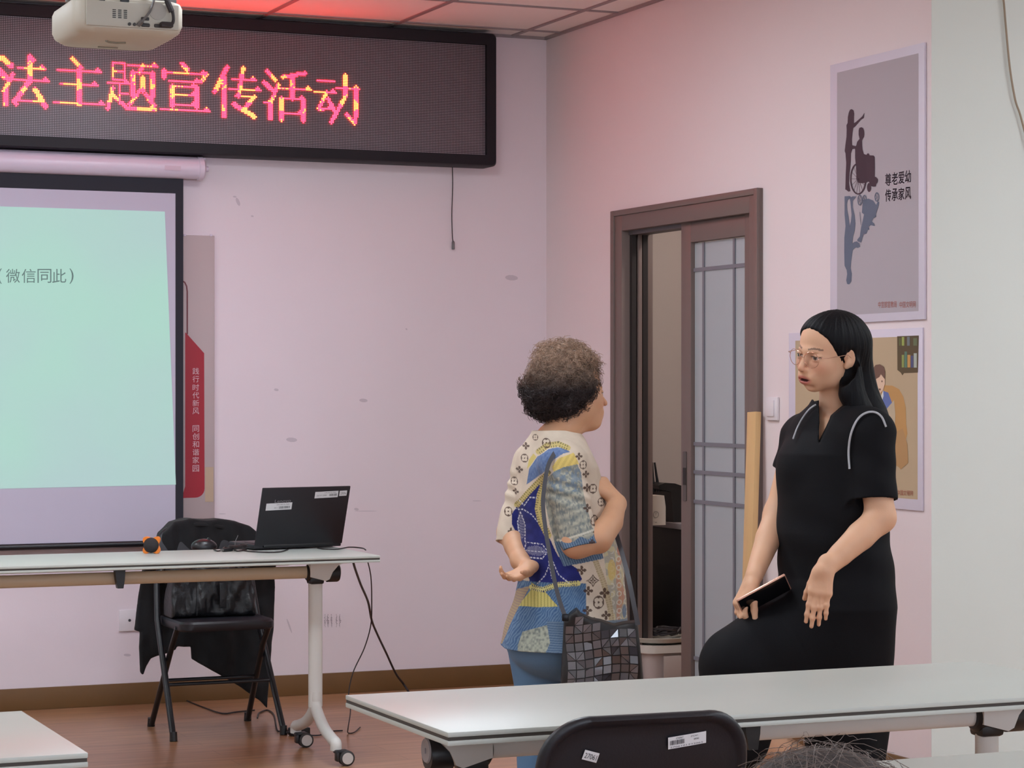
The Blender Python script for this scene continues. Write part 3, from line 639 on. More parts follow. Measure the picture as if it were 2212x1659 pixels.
# ------------------------------------------------------------------ posters on the right wall
def posters():
    a, c = (7.325, 2.516), (6.712, 1.584)
    t = thing('poster', 'grey poster with a wheelchair silhouette, hung above the beige poster', 'poster', (XR, 7.02, 1.584))
    MB().box((XR-.005, (a[0]+c[0])/2, (a[1]+c[1])/2), (.009, a[0]-c[0], a[1]-c[1]), .001).build('board', M['poster_white'], t)
    q = lambda o: (lambda px, py: onX(px, py, XR-.0098-o))
    mb = MB(); g0 = onX(1808, 157, XR-.01); g1 = onX(1984, 672, XR-.01)
    mb.raw([(XR-.0098, g0.y, g1.z), (XR-.0098, g1.y, g1.z), (XR-.0098, g1.y, g0.z), (XR-.0098, g0.y, g0.z)], [(0, 1, 2, 3)]); mb.build('picture', M['poster_grey'], t)
    K = lambda pts: [(1800+x/3.95, 220+y/3.95) for x, y in pts]
    mb = MB()
    flat_art(mb, K([(143, 66), (158, 62), (172, 72), (178, 100), (176, 130), (176, 182), (195, 170), (232, 138), (248, 122), (266, 92), (262, 115), (260, 138), (236, 152), (205, 190), (185, 212), (170, 222), (164, 260), (158, 320), (160, 370), (186, 376), (188, 400), (164, 404), (150, 440), (148, 520), (138, 620), (134, 690), (140, 735), (146, 762), (128, 766), (112, 752), (102, 748), (104, 700), (106, 620), (110, 520), (104, 440), (97, 420), (104, 360), (112, 300), (114, 240), (112, 200), (122, 180), (124, 130), (132, 90)]), q(.001))
    flat_art(mb, K([(222, 222), (240, 216), (255, 224), (262, 250), (264, 272), (261, 300), (250, 316), (244, 330), (246, 370), (250, 410), (262, 446), (284, 452), (290, 440), (304, 440), (310, 456), (344, 458), (352, 470), (354, 560), (354, 640), (366, 642), (380, 660), (378, 684), (366, 700), (362, 722), (340, 724), (318, 716), (308, 690), (300, 680), (276, 690), (240, 694), (214, 690), (196, 660), (196, 600), (192, 540), (186, 480), (186, 410), (182, 384), (196, 372), (204, 340), (224, 316), (216, 280), (216, 244)]), q(.0013))
    def ringband(cx, cy, rx, ry, w_, n=30):
        o_ = ring(cx, cy, rx, ry, n); i_ = ring(cx, cy, rx-w_, ry-w_, n)
        for k in range(n): flat_art(mb, K([o_[k], o_[(k+1) % n], i_[(k+1) % n], i_[k]]), q(.0016))
    ringband(212, 656, 70, 136, 12); flat_art(mb, K(ring(304, 730, 17, 38)), q(.0016))
    for k in range(14):
        a_ = 2*math.pi*k/14; flat_art(mb, K(stroke([(212, 656), (212+60*math.cos(a_), 656+126*math.sin(a_))], 2.5)), q(.0016))
    mb.build('silhouette', M['art_dark'], t)
    mb = MB()
    flat_art(mb, K([(96, 806), (140, 803), (152, 810), (124, 838), (116, 870), (118, 920), (130, 980), (140, 1060), (150, 1020), (156, 960), (150, 900), (146, 850), (138, 820), (165, 806), (196, 806), (186, 822), (166, 846), (166, 900), (182, 970), (188, 1040), (182, 1100), (168, 1150), (162, 1210), (176, 1196), (200, 1190), (222, 1206), (230, 1236), (210, 1246), (190, 1242), (166, 1264), (160, 1300), (152, 1360), (148, 1420), (158, 1464), (154, 1530), (136, 1558), (118, 1554), (110, 1524), (118, 1470), (114, 1436), (96, 1398), (93, 1280), (94, 1160), (104, 1060), (96, 960), (96, 860)]), q(.001))
    flat_art(mb, K([(250, 838), (300, 826), (340, 842), (366, 880), (378, 850), (392, 856), (382, 900), (362, 960), (368, 980), (340, 994), (328, 1018), (350, 1040), (352, 1060), (318, 1052), (300, 1064), (310, 1092), (292, 1090), (284, 1124), (258, 1130), (248, 1160), (238, 1200), (206, 1190), (204, 1176), (226, 1150), (236, 1080), (252, 1010), (262, 960), (244, 946), (248, 880)]), q(.0013))
    for cx, cy, rx, ry in ((226, 838, 20, 46), (266, 832, 18, 38), (372, 812, 20, 40)):
        o_ = ring(cx, cy, rx, ry); i_ = ring(cx, cy, rx-6, ry-8)
        for k in range(24): flat_art(mb, K([o_[k], o_[(k+1) % 24], i_[(k+1) % 24], i_[k]]), q(.0016))
        for k in range(5):
            a_ = 2*math.pi*k/5; flat_art(mb, K(stroke([(cx, cy), (cx+(rx-4)*math.cos(a_), cy+(ry-6)*math.sin(a_))], 3)), q(.0016))
    flat_art(mb, K(stroke([(226, 940), (230, 1000), (236, 1050)], 3)), q(.0016))
    mb.build('reflection', M['art_blue'], t)
    mb = MB()
    for row, (y0, y1) in (('尊老爱幼', (404, 371)), ('传承家风', (438, 405))):
        for i, ch in enumerate(row):
            xa = 1912+i*14.3; sl = -.16 if y1 < 380 else -.11
            ya = y0+(xa-1912)*sl; yb = y1+(xa-1912)*sl+3
            text_fit(mb, ch, [onX(xa, ya-2, XR-.0105), onX(xa+13, ya-3, XR-.0105), onX(xa+13, yb, XR-.0105), onX(xa, yb+1, XR-.0105)], .03)
    mb.build('title_text', M['art_text'], t)
    mb = MB()
    for s_, xa, xb in (('中宣部宣教局', 1897, 1937), ('中国文明网', 1943, 1978)):
        text_fit(mb, s_, [onX(xa, 665, XR-.0105), onX(xb, 664, XR-.0105), onX(xb, 650, XR-.0105), onX(xa, 651.5, XR-.0105)])
    mb.build('imprint_text', M['art_red'], t)
    # lower poster
    t = thing('poster', 'beige poster with a drawn boy in blue, hung below the grey poster', 'poster', (XR, 7.17, .938))
    a, c = (7.627, 1.557), (6.728, .938)
    MB().box((XR-.004, (a[0]+c[0])/2, (a[1]+c[1])/2), (.007, a[0]-c[0], a[1]-c[1]), .001).build('board', M['poster_white'], t)
    q = lambda o: (lambda px, py: onX(px, py, XR-.0078-o))
    g0 = onX(1718, 736, XR-.008); g1 = onX(1982, 1079, XR-.008); mb = MB()
    mb.raw([(XR-.0078, g0.y, g1.z), (XR-.0078, g1.y, g1.z), (XR-.0078, g1.y, g0.z), (XR-.0078, g0.y, g0.z)], [(0, 1, 2, 3)]); mb.build('picture', mat('poster_beige', (186, 164, 134), .6, noise=.06, nscale=6), t)
    K = lambda pts: [(1660+x/5.53, 640+y/5.53) for x, y in pts]
    def art(name, col, polys, off=.0006):
        mb = MB()
        for p in polys: flat_art(mb, p, q(off))
        mb.build(name, mat('poster_'+name, col, .65), t)
    art('bookshelf', (88, 74, 50), [K([(1537, 478), (1795, 468), (1785, 912), (1620, 918), (1600, 945), (1580, 912), (1540, 880)])])
    bk = [((1560, 500), (1580, 590), (96, 104, 62)), ((1592, 486), (1622, 590), (150, 160, 84)), ((1655, 484), (1688, 590), (112, 120, 124)), ((1730, 500), (1775, 590), (100, 110, 80)), ((1592, 700), (1620, 850), (140, 150, 84)), ((1625, 660), (1655, 852), (88, 122, 104)), ((1660, 700), (1695, 850), (196, 148, 84)), ((1698, 710), (1730, 852), (80, 84, 120)), ((1735, 680), (1772, 852), (170, 178, 166))]
    for a_, b_, col in bk: art('book', col, [K([a_, (b_[0], a_[1]), b_, (a_[0], b_[1])])], .0012)
    art('armchair', (190, 144, 88), [K([(1375, 1062), (1480, 1068), (1560, 1110), (1610, 1200), (1640, 1330), (1645, 1530), (1660, 1640), (1640, 1720), (1560, 1740), (1500, 1730), (1440, 1620), (1400, 1450), (1360, 1300), (1340, 1120)])])
    art('cushion', (178, 138, 92), [[(1932, 935), (1950, 925), (1960, 960), (1962, 1000), (1950, 1010), (1946, 1014), (1940, 1008), (1932, 1004)]], .001)
    art('shirt', (96, 112, 168), [K([(1285, 1180), (1330, 1290), (1370, 1130), (1430, 1150), (1475, 1270), (1440, 1340), (1380, 1385), (1320, 1330), (1270, 1240)])], .0012)
    art('trousers', (190, 172, 146), [K([(1380, 1385), (1500, 1240), (1515, 1400), (1510, 1640), (1440, 1660)])], .0014)
    art('collar', (214, 214, 214), [K([(1270, 1140), (1330, 1240), (1370, 1120), (1375, 1190), (1350, 1275), (1320, 1245), (1300, 1240)])], .0016)
    art('face', (222, 190, 164), [K([(1240, 1040), (1340, 930), (1390, 990), (1392, 1040), (1370, 1120), (1330, 1162), (1290, 1150), (1255, 1105)])], .0018)
    art('hair', (112, 82, 70), [K([(1225, 940), (1240, 870), (1280, 820), (1330, 812), (1375, 840), (1392, 900), (1390, 990), (1368, 965), (1345, 925), (1325, 965), (1290, 985), (1255, 1040), (1240, 1045), (1228, 1000)])], .0022)
    for nm, e_ in (('eye', (1283, 1043, 7, 12)), ('eye', (1356, 1016, 7, 12)), ('mouth', (1330, 1112, 11, 12))): art(nm, (96, 62, 52), [K(ring(*e_))], .0024)
    mb = MB(); text_fit(mb, '中国文明网', [onX(1938, 1070, XR-.009), onX(1972, 1071, XR-.009), onX(1972, 1060, XR-.009), onX(1938, 1058, XR-.009)]); mb.build('imprint_text', M['art_red'], t)
posters()
# pine plank leaning on the wall
def plank():
    top = Vector((XR-.030, 7.85, 1.262)); bot = Vector((XR-.10, 7.80, .012))
    t = (top-bot).normalized(); u = Vector((0, 1, 0)); v = t.cross(u).normalized(); u = v.cross(t)
    Lh = (top-bot).length
    R = Matrix((u, v, t)).transposed()
    mb = MB().box((0, 0, Lh/2), (.068, .024, Lh), .002)
    bmesh.ops.transform(mb.bm, matrix=Matrix.Translation(bot) @ R.to_4x4(), verts=mb.bm.verts)
    solo(mb, 'wooden_plank', M['pine'], 'pale pine plank leaning against the wall beside the sliding door', 'plank')
plank()
# wire on the return wall
q = lambda px, py: onY(px, py, YC-.012)
mb = MB().tube(spline([q(2160, -250), q(2163, -120), q(2166, -20), q(2169, 10), q(2174, 70), q(2182, 150), q(2193, 215), q(2203, 245), q(2211, 275), q(2225, 330), q(2250, 420), q(2290, 520)]), .0035, 8)
solo(mb, 'wall_wire', mat('pale_brown_wire', (150, 132, 112), .6), 'loose pale wire hanging down the white wall at the far right', 'wire')

# ------------------------------------------------------------------ flip-top tables
TL, TD, TH = 1.462, .548, .75
def make_table(name, label, beam_mat, TL=TL):
    t = thing(name, label, 'table')
    top = MB().box((0, 0, TH-.0045), (TL, TD, .009), .0015).box((0, 0, TH-.0195), (TL, TD, .009), .0015).build('tabletop', M['laminate'], t, local=True)
    MB().box((0, 0, TH-.012), (TL-.003, TD-.003, .0062)).build('edge_stripe', M['dark_stripe'], top, local=True)
    MB().tube([(-TL/2+.17, 0, .676), (TL/2-.17, 0, .676)], .0225, 20, flat=((0, 1, 0), .7)).box((0, .03, .712), (TL-.5, .03, .02), .003).build('beam', beam_mat, t, local=True)
    MB().prism([(-.02, .0), (.02, .0), (.017, -.05), (.012, -.082), (-.008, -.082), (-.014, -.05)], lambda a, b, c: Vector((a, c, .725+b)), -.045, -.015).build('cable_hook', M['black_plastic'], t, local=True)
    for sx in (-1, 1):
        xx = sx*(TL/2-.155)
        # curved bracket under the top, joint, post, foot
        prof = [(sx*.125, .724), (-sx*.03, .724), (-sx*.03, .66), (sx*.030, .644), (sx*.044, .650), (sx*.056, .676), (sx*.078, .700), (sx*.12, .716)]
        MB().prism([(xx+a, b) for a, b in prof], lambda a, b, c: Vector((a, c, b)), -.034, .012).build('bracket', M['white_paint'], t, local=True, ang=50)
        MB().lathe([(.024, -.036), (.031, -.03), (.031, .03), (.024, .036)], (xx, 0, .672), 'X', 24).box((xx, 0, .650), (.056, .05, .036), .008).build('joint', M['black_plastic'], t, local=True)
        k = MB().lathe([(.02, .04*sx), (.031, .044*sx), (.031, .083*sx), (.028, .089*sx), (.0, .09*sx)], (xx, 0, .668), 'X', 28).build('tilt_knob', M['black_plastic'], t, local=True)
        MB().lathe([(.024, .0895*sx), (.022, .0925*sx), (.0, .0925*sx)], (xx, 0, .676), 'X', 24).tube([(xx+.0935*sx, -.002, .681), (xx+.0935*sx, -.002, .671)], .0015, 6).build('cap', mat('grey_knob_cap', (150, 144, 146), .5), k, local=True)
        MB().tube([(xx, 0, .648), (xx, 0, .18)], .027, 20, flat=((0, 1, 0), .62)).build('leg', M['white_paint'], t, local=True)
        for sy in (-1, 1):
            pts = [(xx, 0, .235), (xx, 0, .20), (xx, sy*.02, .165), (xx, sy*.10, .115), (xx, sy*.20, .085), (xx, sy*.232, .078), (xx, sy*.235, .052)]
            ft = MB().tube(spline(pts, 5), .021, 14, flat=((1, 0, 0), 1.0)).build('foot', M['white_paint'], t, local=True)
            yy = sy*.235-.03; z = .028; xc = xx+.028
            cs = MB().box((xx+.012, yy+.012, .050), (.05, .036, .014), .006).box((xx-.006, yy, .034), (.012, .03, .034), .005).build('caster', M['black_plastic'], ft, local=True)
            MB().lathe([(.022, -.019), (.028, -.015), (.028, -.004), (.02, -.003), (.02, .003), (.028, .004), (.028, .015), (.022, .019)], (xc, yy, z), 'Y', 24).build('tyre', M['tyre'], cs, local=True)
            MB().lathe([(.0, -.021), (.0205, -.0205), (.021, -.017), (.021, .017), (.0205, .0205), (.0, .021)], (xc, yy, z), 'Y', 24).build('hub', M['hub'], cs, local=True)
    return t
tab = make_table('folding_table', 'white flip-top table standing closest behind the black chair in the foreground', M['white_paint'])
tab['group'] = 'white flip-top tables in the audience area'
tab.location = (1.4995+TL/2, 3.808+TD/2, 0)
for (x, y, lab) in ((.871-TL/2, 3.83+TD/2, 'white flip-top table cut off at the lower left corner'), (1.5+TL/2, 3.25-TD/2, 'white flip-top table at the lower right, in front of the long one')):
    c = copy_tree(tab); c.location = (x, y, 0); c['label'] = lab
desk = make_table('folding_table', 'white flip-top desk with a laptop on it in front of the screen', M['tan_lit_paint'], 1.79)
desk.location = (2.87-.895, 7.952+TD/2, 0)

# ------------------------------------------------------------------ folding chairs
def make_chair(label):
    """back of the sitter toward -y: the sitter looks along +y"""
    t = thing('folding_chair', label, 'chair')
    W2 = .205
    for sx in (-1, 1):
        MB().tube([(sx*(W2-.06), -.168, .70), (sx*(W2-.04), -.155, .64), (sx*(W2-.010), -.138, .58), (sx*W2, -.09, .44), (sx*(W2+.015), .20, .03), (sx*(W2+.015), .215, .0)], .0125, 12).build('front_leg', M['black_metal'], t, local=True)
        MB().tube([(sx*(W2-.02), .14, .425), (sx*(W2-.02), .05, .34), (sx*(W2-.005), -.21, .0)], .0115, 12).build('rear_leg', M['black_metal'], t, local=True)
        for yy, xx in ((.214, W2+.015), (-.209, W2-.005)):
            MB().cyl((sx*xx, yy, 0), (sx*xx, yy*.98, .035), .0155, .0145, 12).build('rubber_foot', M['black_plastic'], t, local=True)
    MB().cyl((-W2-.006, .08, .20), (W2+.006, .08, .20), .007, seg=10).build('stretcher', M['black_metal'], t, local=True)
    MB().cyl((-W2+.012, -.057, .20), (W2-.012, -.057, .20), .007, seg=10).build('stretcher', M['black_metal'], t, local=True)
    mb = MB(); rows = []
    for k, z in ((.004, .415), (0, .421), (0, .444), (.006, .452), (.03, .4535)):
        rows.append([mb.bm.verts.new((x, y, z)) for x, y in rrect(-.19+k, .19-k, -.16+k, .22-k, .05)])
    n = len(rows[0])
    for r0, r1 in zip(rows[:-1], rows[1:]):
        for i in range(n): mb.bm.faces.new((r0[i], r0[(i+1) % n], r1[(i+1) % n], r1[i]))
    mb.bm.faces.new(rows[0][::-1]); mb.bm.faces.new(rows[-1]); mb.build('seat', M['black_panel'], t, local=True)
    # back panel: rounded board with a raised rim, leaning
    mb = MB(); z0, z1 = .552, .803
    def bp(x, z, o):
        bulge = .018*(x/.19)**2; return Vector((x, -.165-(z-.58)*.22+bulge+o, z))
    def outline(k):
        p = []
        for x, z in rrect(-.196+k, .196-k, z0+k, z1-k, .098-k*.7, 12):
            p.append((x, z-(.007*math.cos(x/.196*math.pi/1.3) if z > .72 else 0)))
        return p
    rings = []
    for k, o in ((.012, .012), (.003, .008), (0, 0), (.002, -.009), (.008, -.014), (.015, -.011), (.019, -.004), (.023, -.0015), (.04, -.0015)):
        rings.append([mb.bm.verts.new(bp(x, z, o)) for x, z in outline(k)])
    n = len(rings[0])
    for r0, r1 in zip(rings[:-1], rings[1:]):
        for i in range(n): mb.bm.faces.new((r0[i], r0[(i+1) % n], r1[(i+1) % n], r1[i]))
    for rr in (rings[0], rings[-1]):
        c_ = sum((v.co for v in rr), Vector())/n; cv = mb.bm.verts.new(c_)
        for i in range(n): mb.bm.faces.new((rr[i], rr[(i+1) % n], cv))
    bk = mb.build('backrest', M['black_panel'], t, local=True, ang=60)
    return t, bk, bp
ch, bk, bp = make_chair('black folding chair seen from behind in the foreground, two white stickers on its back')
ch['group'] = 'black folding chairs'
ch2 = copy_tree(ch)
# stickers only on the foreground chair
def sticker(name, cx, cz, w_, h_, ang, lines):
    ca, sa = math.cos(ang), math.sin(ang)
    f3 = lambda a, b, o=-.0032: bp(cx+a*ca-b*sa, cz+a*sa+b*ca, o)
    mb = MB(); N_ = 8
    for i in range(N_):
        a0 = -w_/2+w_*i/N_; a1 = a0+w_/N_; mb.raw([f3(a0, -h_/2), f3(a1, -h_/2), f3(a1, h_/2), f3(a0, h_/2)], [(0, 1, 2, 3)])
    st = mb.build(name, M['label'], bk, local=True, ang=80)
    mb = MB()
    for kind, x0, x1, y0, y1, txt in lines:
        if kind == 't': text_fit(mb, txt, [f3(x0, y0, -.0040), f3(x1, y0, -.0040), f3(x1, y1, -.0040), f3(x0, y1, -.0040)])
        else:
            x = x0; R = random.Random(4)
            while x < x1:
                b_ = R.choice((.0008, .0014, .0005)); mb.raw([f3(x, y0, -.0040), f3(x+b_, y0, -.0040), f3(x+b_, y1, -.0040), f3(x, y1, -.0040)], [(0, 1, 2, 3)]); x += b_+R.choice((.0006, .001))
    mb.build('print', M['ink'], bk, local=True, ang=80)
sticker('sticker', -.103, .731, .027, .017, -.28, [('t', -.011, .011, -.005, .004, '27061')])
sticker('sticker', .072, .750, .073, .021, .10, [('b', -.033, -.006, -.004, .004, ''), ('t', -.022, -.008, .0055, .0085, 'CN067'), ('t', .012, .022, -.001, .002, '2020'), ('t', .006, .02, .005, .0075, 'ZC01'), ('t', -.033, .03, -.0090, -.0065, '2706101933065')])
ch.location = (1.782, 3.772, 0); ch.rotation_euler = (0, 0, math.radians(-3))
ch2['label'] = 'black folding chair draped with a jacket behind the laptop desk'
ch2.location = (2.545, 8.985, 0); ch2.rotation_euler = (0, 0, math.pi)
# ------------------------------------------------------------------ implicit surface modelling (one continuous mesh per figure)
def v3(*a): return np.array(a, dtype=np.float64)
class SDF:
    """a list of blended primitives, meshed block by block with surface nets"""
    def __init__(s): s.p = []
    def add(s, fn, lo, hi, k=0.01, op='+'):
        s.p.append((fn, np.array(lo, float)-k-.004, np.array(hi, float)+k+.004, k, op)); return s
    def ell(s, c, r, R=None, k=.01, op='+'):
        c = np.array(c, float); r = np.array(r, float); Rm = np.eye(3) if R is None else np.array(R, float)
        def fn(P):
            q = (P-c) @ Rm; a = np.sqrt(((q/r)**2).sum(-1)); b = np.sqrt(((q/(r*r))**2).sum(-1))
            return a*(a-1)/np.maximum(b, 1e-6)
        ext = np.sqrt(((Rm*r)**2).sum(1)); return s.add(fn, c-ext, c+ext, k, op)
    def cone(s, a, b, ra, rb, k=.01, op='+', flat=None):
        """round cone; flat=(direction, factor>1) thins it along that direction"""
        a = np.array(a, float); b = np.array(b, float); d = b-a; L2 = max(d @ d, 1e-12)
        if flat is not None: fd = np.array(flat[0], float); fd = fd/np.linalg.norm(fd); fk = flat[1]
        def fn(P):
            q = P-a; t = np.clip(q @ d/L2, 0, 1); e = q-t[..., None]*d
            if flat is not None: e = e+(e @ fd)[..., None]*fd*(fk-1)
            return np.sqrt((e*e).sum(-1))-(ra+(rb-ra)*t)
        m = max(ra, rb); return s.add(fn, np.minimum(a, b)-m, np.maximum(a, b)+m, k, op)
    def chain(s, pts, rs, k=.01, op='+', flat=None, ki=.008):
        """a limb: round cones joined end to end, then blended into the figure once"""
        A = [np.array(p, float) for p in pts]; ki = min(ki, k)
        if flat is not None: fd = np.array(flat[0], float); fd = fd/np.linalg.norm(fd); fk = flat[1]
        def fn(P):
            r = None
            for i in range(len(A)-1):
                a, d = A[i], A[i+1]-A[i]; q = P-a; t = np.clip(q @ d/max(d @ d, 1e-12), 0, 1); e = q-t[..., None]*d
                if flat is not None: e = e+(e @ fd)[..., None]*fd*(fk-1)
                ts = t*t*(3-2*t) if len(A) == 2 else t
                v = np.sqrt((e*e).sum(-1))-(rs[i]+(rs[i+1]-rs[i])*ts)
                if r is None: r = v
                else: h = np.maximum(ki-np.abs(r-v), 0)/ki; r = np.minimum(r, v)-h*h*ki*.12
            return r
        m = max(rs); return s.add(fn, np.min(A, 0)-m, np.max(A, 0)+m, k, op)
    def stack(s, rows, k=.02, op='+', fold=None):
        """rows = [(z, cx, cy, a, b, rot)] elliptical sections from bottom to top"""
        A = np.array([list(r)+[0]*(6-len(r)) for r in rows], float); z = A[:, 0]
        def fn(P):
            zz = P[..., 2]; g = [np.interp(zz, z, A[:, i]) for i in range(1, 6)]
            x = P[..., 0]-g[0]; y = P[..., 1]-g[1]; c, s_ = np.cos(g[4]), np.sin(g[4])
            u = (x*c+y*s_)/g[2]; v = (-x*s_+y*c)/g[3]; rr = np.sqrt(u*u+v*v)
            d = (rr-1)*np.minimum(g[2], g[3])
            if fold is not None: d = d+fold(P, np.arctan2(v, u))
            return np.maximum(d, np.maximum(z[0]-zz, zz-z[-1]))
        m = A[:, 3:5].max(); return s.add(fn, [A[:, 1].min()-m, A[:, 2].min()-m, z[0]], [A[:, 1].max()+m, A[:, 2].max()+m, z[-1]], k, op)
    def slab(s, poly, yc, half, k=.006, op='+', rnd=.01, wave=None):
        """outline in x-z, extruded along y around yc(x, z)"""
        V = np.array(poly, float); n = len(V)
        def fn(P):
            x, z = P[..., 0], P[..., 2]; d = np.full(x.shape, 1e9); sg = np.ones(x.shape)
            for i in range(n):
                a = V[i]; b = V[i-1]; e = b-a; wx, wz = x-a[0], z-a[1]; t = np.clip((wx*e[0]+wz*e[1])/(e @ e), 0, 1)
                d = np.minimum(d, (wx-e[0]*t)**2+(wz-e[1]*t)**2)
                c1 = z >= a[1]; c2 = z < b[1]; c3 = e[0]*wz > e[1]*wx
                f = (c1 & c2 & c3) | (~c1 & ~c2 & ~c3); sg = np.where(f, -sg, sg)
            d2 = sg*np.sqrt(d)+rnd; y0 = yc(x, z) if callable(yc) else yc
            h = (half(x, z) if callable(half) else half); dy = np.abs(P[..., 1]-y0)-h+rnd
            if wave is not None: dy = dy+wave(x, z)
            return np.minimum(np.maximum(d2, dy), 0)+np.sqrt(np.maximum(d2, 0)**2+np.maximum(dy, 0)**2)-rnd
        lo = V.min(0); hi = V.max(0); s._sl = None
        y_lo, y_hi = s.yr; return s.add(fn, [lo[0], y_lo, lo[1]], [hi[0], y_hi, hi[1]], k, op)
    yr = (-1, 1)
    def mesh(s, h, B=40, disp=None):
        lo = np.min([p[1] for p in s.p if p[4] == '+'], 0); hi = np.max([p[2] for p in s.p if p[4] == '+'], 0)
        o = np.floor(lo/h).astype(int)-1; nb = np.ceil((hi/h-o+2)/B).astype(int); GV = []; GI = []; Q = []
        KEY = np.array([1, 4096, 4096*4096], np.int64)
        off = np.array([[i, j, k] for i in (0, 1) for j in (0, 1) for k in (0, 1)])
        edges = [(a, b) for a in range(8) for b in range(a+1, 8) if abs(off[a]-off[b]).sum() == 1]
        for bi in np.ndindex(*nb):
            g0 = o+np.array(bi)*B; n = B+2                      # samples g0-1 .. g0+B
            bl = (g0-1)*h; bh = (g0+B)*h
            act = [p for p in s.p if (p[1] <= bh).all() and (p[2] >= bl).all()]
            if not any(p[4] == '+' for p in act): continue
            ax = [((g0[i]-1)+np.arange(n))*h for i in range(3)]
            D = np.full((n, n, n), .05)
            for fn, pl, ph, k, op in act:
                sl = []
                for i in range(3):
                    a = int(np.searchsorted(ax[i], pl[i])); b = int(np.searchsorted(ax[i], ph[i])); sl.append(slice(a, b))
                if any(q.start >= q.stop for q in sl): continue
                P = np.stack(np.meshgrid(ax[0][sl[0]], ax[1][sl[1]], ax[2][sl[2]], indexing='ij'), -1)
                d = fn(P); c = D[tuple(sl)]
                if op == '+': hh = np.maximum(k-np.abs(c-d), 0)/max(k, 1e-9); D[tuple(sl)] = np.minimum(c, d)-hh*hh*k*.25
                elif op == '-': d = -d; hh = np.maximum(k-np.abs(c-d), 0)/max(k, 1e-9); D[tuple(sl)] = np.maximum(c, d)+hh*hh*k*.25
                else: D[tuple(sl)] = np.maximum(c, d)
            inside = D < 0
            if inside.all() or not inside.any(): continue
            m = n-1; cnt = sum(inside[i:i+m, j:j+m, k:k+m].astype(np.int8) for i, j, k in off)
            own = (cnt > 0) & (cnt < 8); own[0] = False; own[:, 0] = False; own[:, :, 0] = False
            idx = np.argwhere(own)
            if len(idx):
                vals = np.stack([D[idx[:, 0]+a, idx[:, 1]+b, idx[:, 2]+c] for a, b, c in off], 1)
                acc = np.zeros((len(idx), 3)); w_ = np.zeros(len(idx))
                for a, b in edges:
                    va, vb = vals[:, a], vals[:, b]; cr = (va < 0) != (vb < 0)
                    t = np.where(cr, va/np.where(cr, va-vb, 1), 0)
                    acc += np.where(cr[:, None], off[a]+t[:, None]*(off[b]-off[a]), 0); w_ += cr
                GV.append(((idx+g0-1)+acc/w_[:, None])*h); GI.append(((idx+g0-1-o+4) @ KEY))
            for a in range(3):
                b, c = (a+1) % 3, (a+2) % 3
                A0 = inside[1:m, 1:m, 1:m]; sh = [slice(1, m)]*3; sh[a] = slice(2, m+1); A1 = inside[tuple(sh)]
                e = np.argwhere(A0 != A1)
                if not len(e): continue
                fl = A0[e[:, 0], e[:, 1], e[:, 2]]; e = e+1+g0-1-o+4
                db = np.zeros(3, int); db[b] = 1; dc = np.zeros(3, int); dc[c] = 1
                q = np.stack([(e-db-dc) @ KEY, (e-dc) @ KEY, e @ KEY, (e-db) @ KEY], 1)
                q[~fl] = q[~fl][:, ::-1]; Q.append(q)
        V = np.concatenate(GV); I = np.concatenate(GI); Q = np.concatenate(Q)
        order = np.argsort(I); I = I[order]; V = V[order]
        pos = np.searchsorted(I, Q); pos = np.minimum(pos, len(I)-1); ok = (I[pos] == Q).all(1)
        return V, pos[ok]
def np_mesh(name, V, Q, m, parent=None, col=None, smooth_it=2, label=None):
    if smooth_it:
        n = len(V); e = np.concatenate([Q[:, [0, 1]], Q[:, [1, 2]], Q[:, [2, 3]], Q[:, [3, 0]]])
        for _ in range(smooth_it):
            A = np.zeros_like(V); cnt = np.zeros(n)
            for i in range(3): A[:, i] = np.bincount(e[:, 0], V[e[:, 1], i], n)+np.bincount(e[:, 1], V[e[:, 0], i], n)
            cnt = np.bincount(e[:, 0], minlength=n)+np.bincount(e[:, 1], minlength=n)
            V = V*.5+A/np.maximum(cnt, 1)[:, None]*.5
    me = bpy.data.meshes.new(name); me.vertices.add(len(V)); me.vertices.foreach_set('co', V.ravel())
    me.loops.add(Q.size); me.loops.foreach_set('vertex_index', Q.ravel().astype(np.int32))
    me.polygons.add(len(Q)); me.polygons.foreach_set('loop_start', np.arange(0, Q.size, 4, dtype=np.int32))
    me.update(calc_edges=True)
    if col is not None:
        c = col(V) if callable(col) else col
        a = me.color_attributes.new('Col', 'FLOAT_COLOR', 'POINT'); a.data.foreach_set('color', np.concatenate([c, np.ones((len(V), 1))], 1).ravel().astype(np.float32))
    me.materials.append(m); smooth(me)
    o = bpy.data.objects.new(name, me); C.objects.link(o)
    if parent is not None: o.parent = parent
    if label: o['label'] = label
    return o
def L3(c): return np.array(lin(c)[:3])
def vnoise(P, s, seed=0):
    """cheap smooth value noise on points"""
    q = P*s+seed*17.13; i = np.floor(q).astype(np.int64); f = q-i; f = f*f*(3-2*f); r = 0
    for a in (0, 1):
        for b in (0, 1):
            for c in (0, 1):
                h = ((i[..., 0]+a)*73856093) ^ ((i[..., 1]+b)*19349663) ^ ((i[..., 2]+c)*83492791); h = (h ^ (h >> 13))*1274126177; h = (h & 0xffff)/65535.0
                r = r+h*np.where(a, f[..., 0], 1-f[..., 0])*np.where(b, f[..., 1], 1-f[..., 1])*np.where(c, f[..., 2], 1-f[..., 2])
    return r
class Fig:
    """a figure's own frame: x to the right and y away as seen from the room's middle, z up; base on the floor"""
    def __init__(s, name, label, px0, z0):
        s.z0 = z0; s.px0 = px0; b = at(px0, 840, z0)
        s.t = thing(name, label, 'person', (b.x, b.y, 0), -YAW); s.u0 = (px0-1106)/F*z0
    def __call__(s, px, py, d=0.0):
        z = s.z0+d; return v3((px-1106)/F*z-s.u0, d, EYE+(840-py)/F*z)
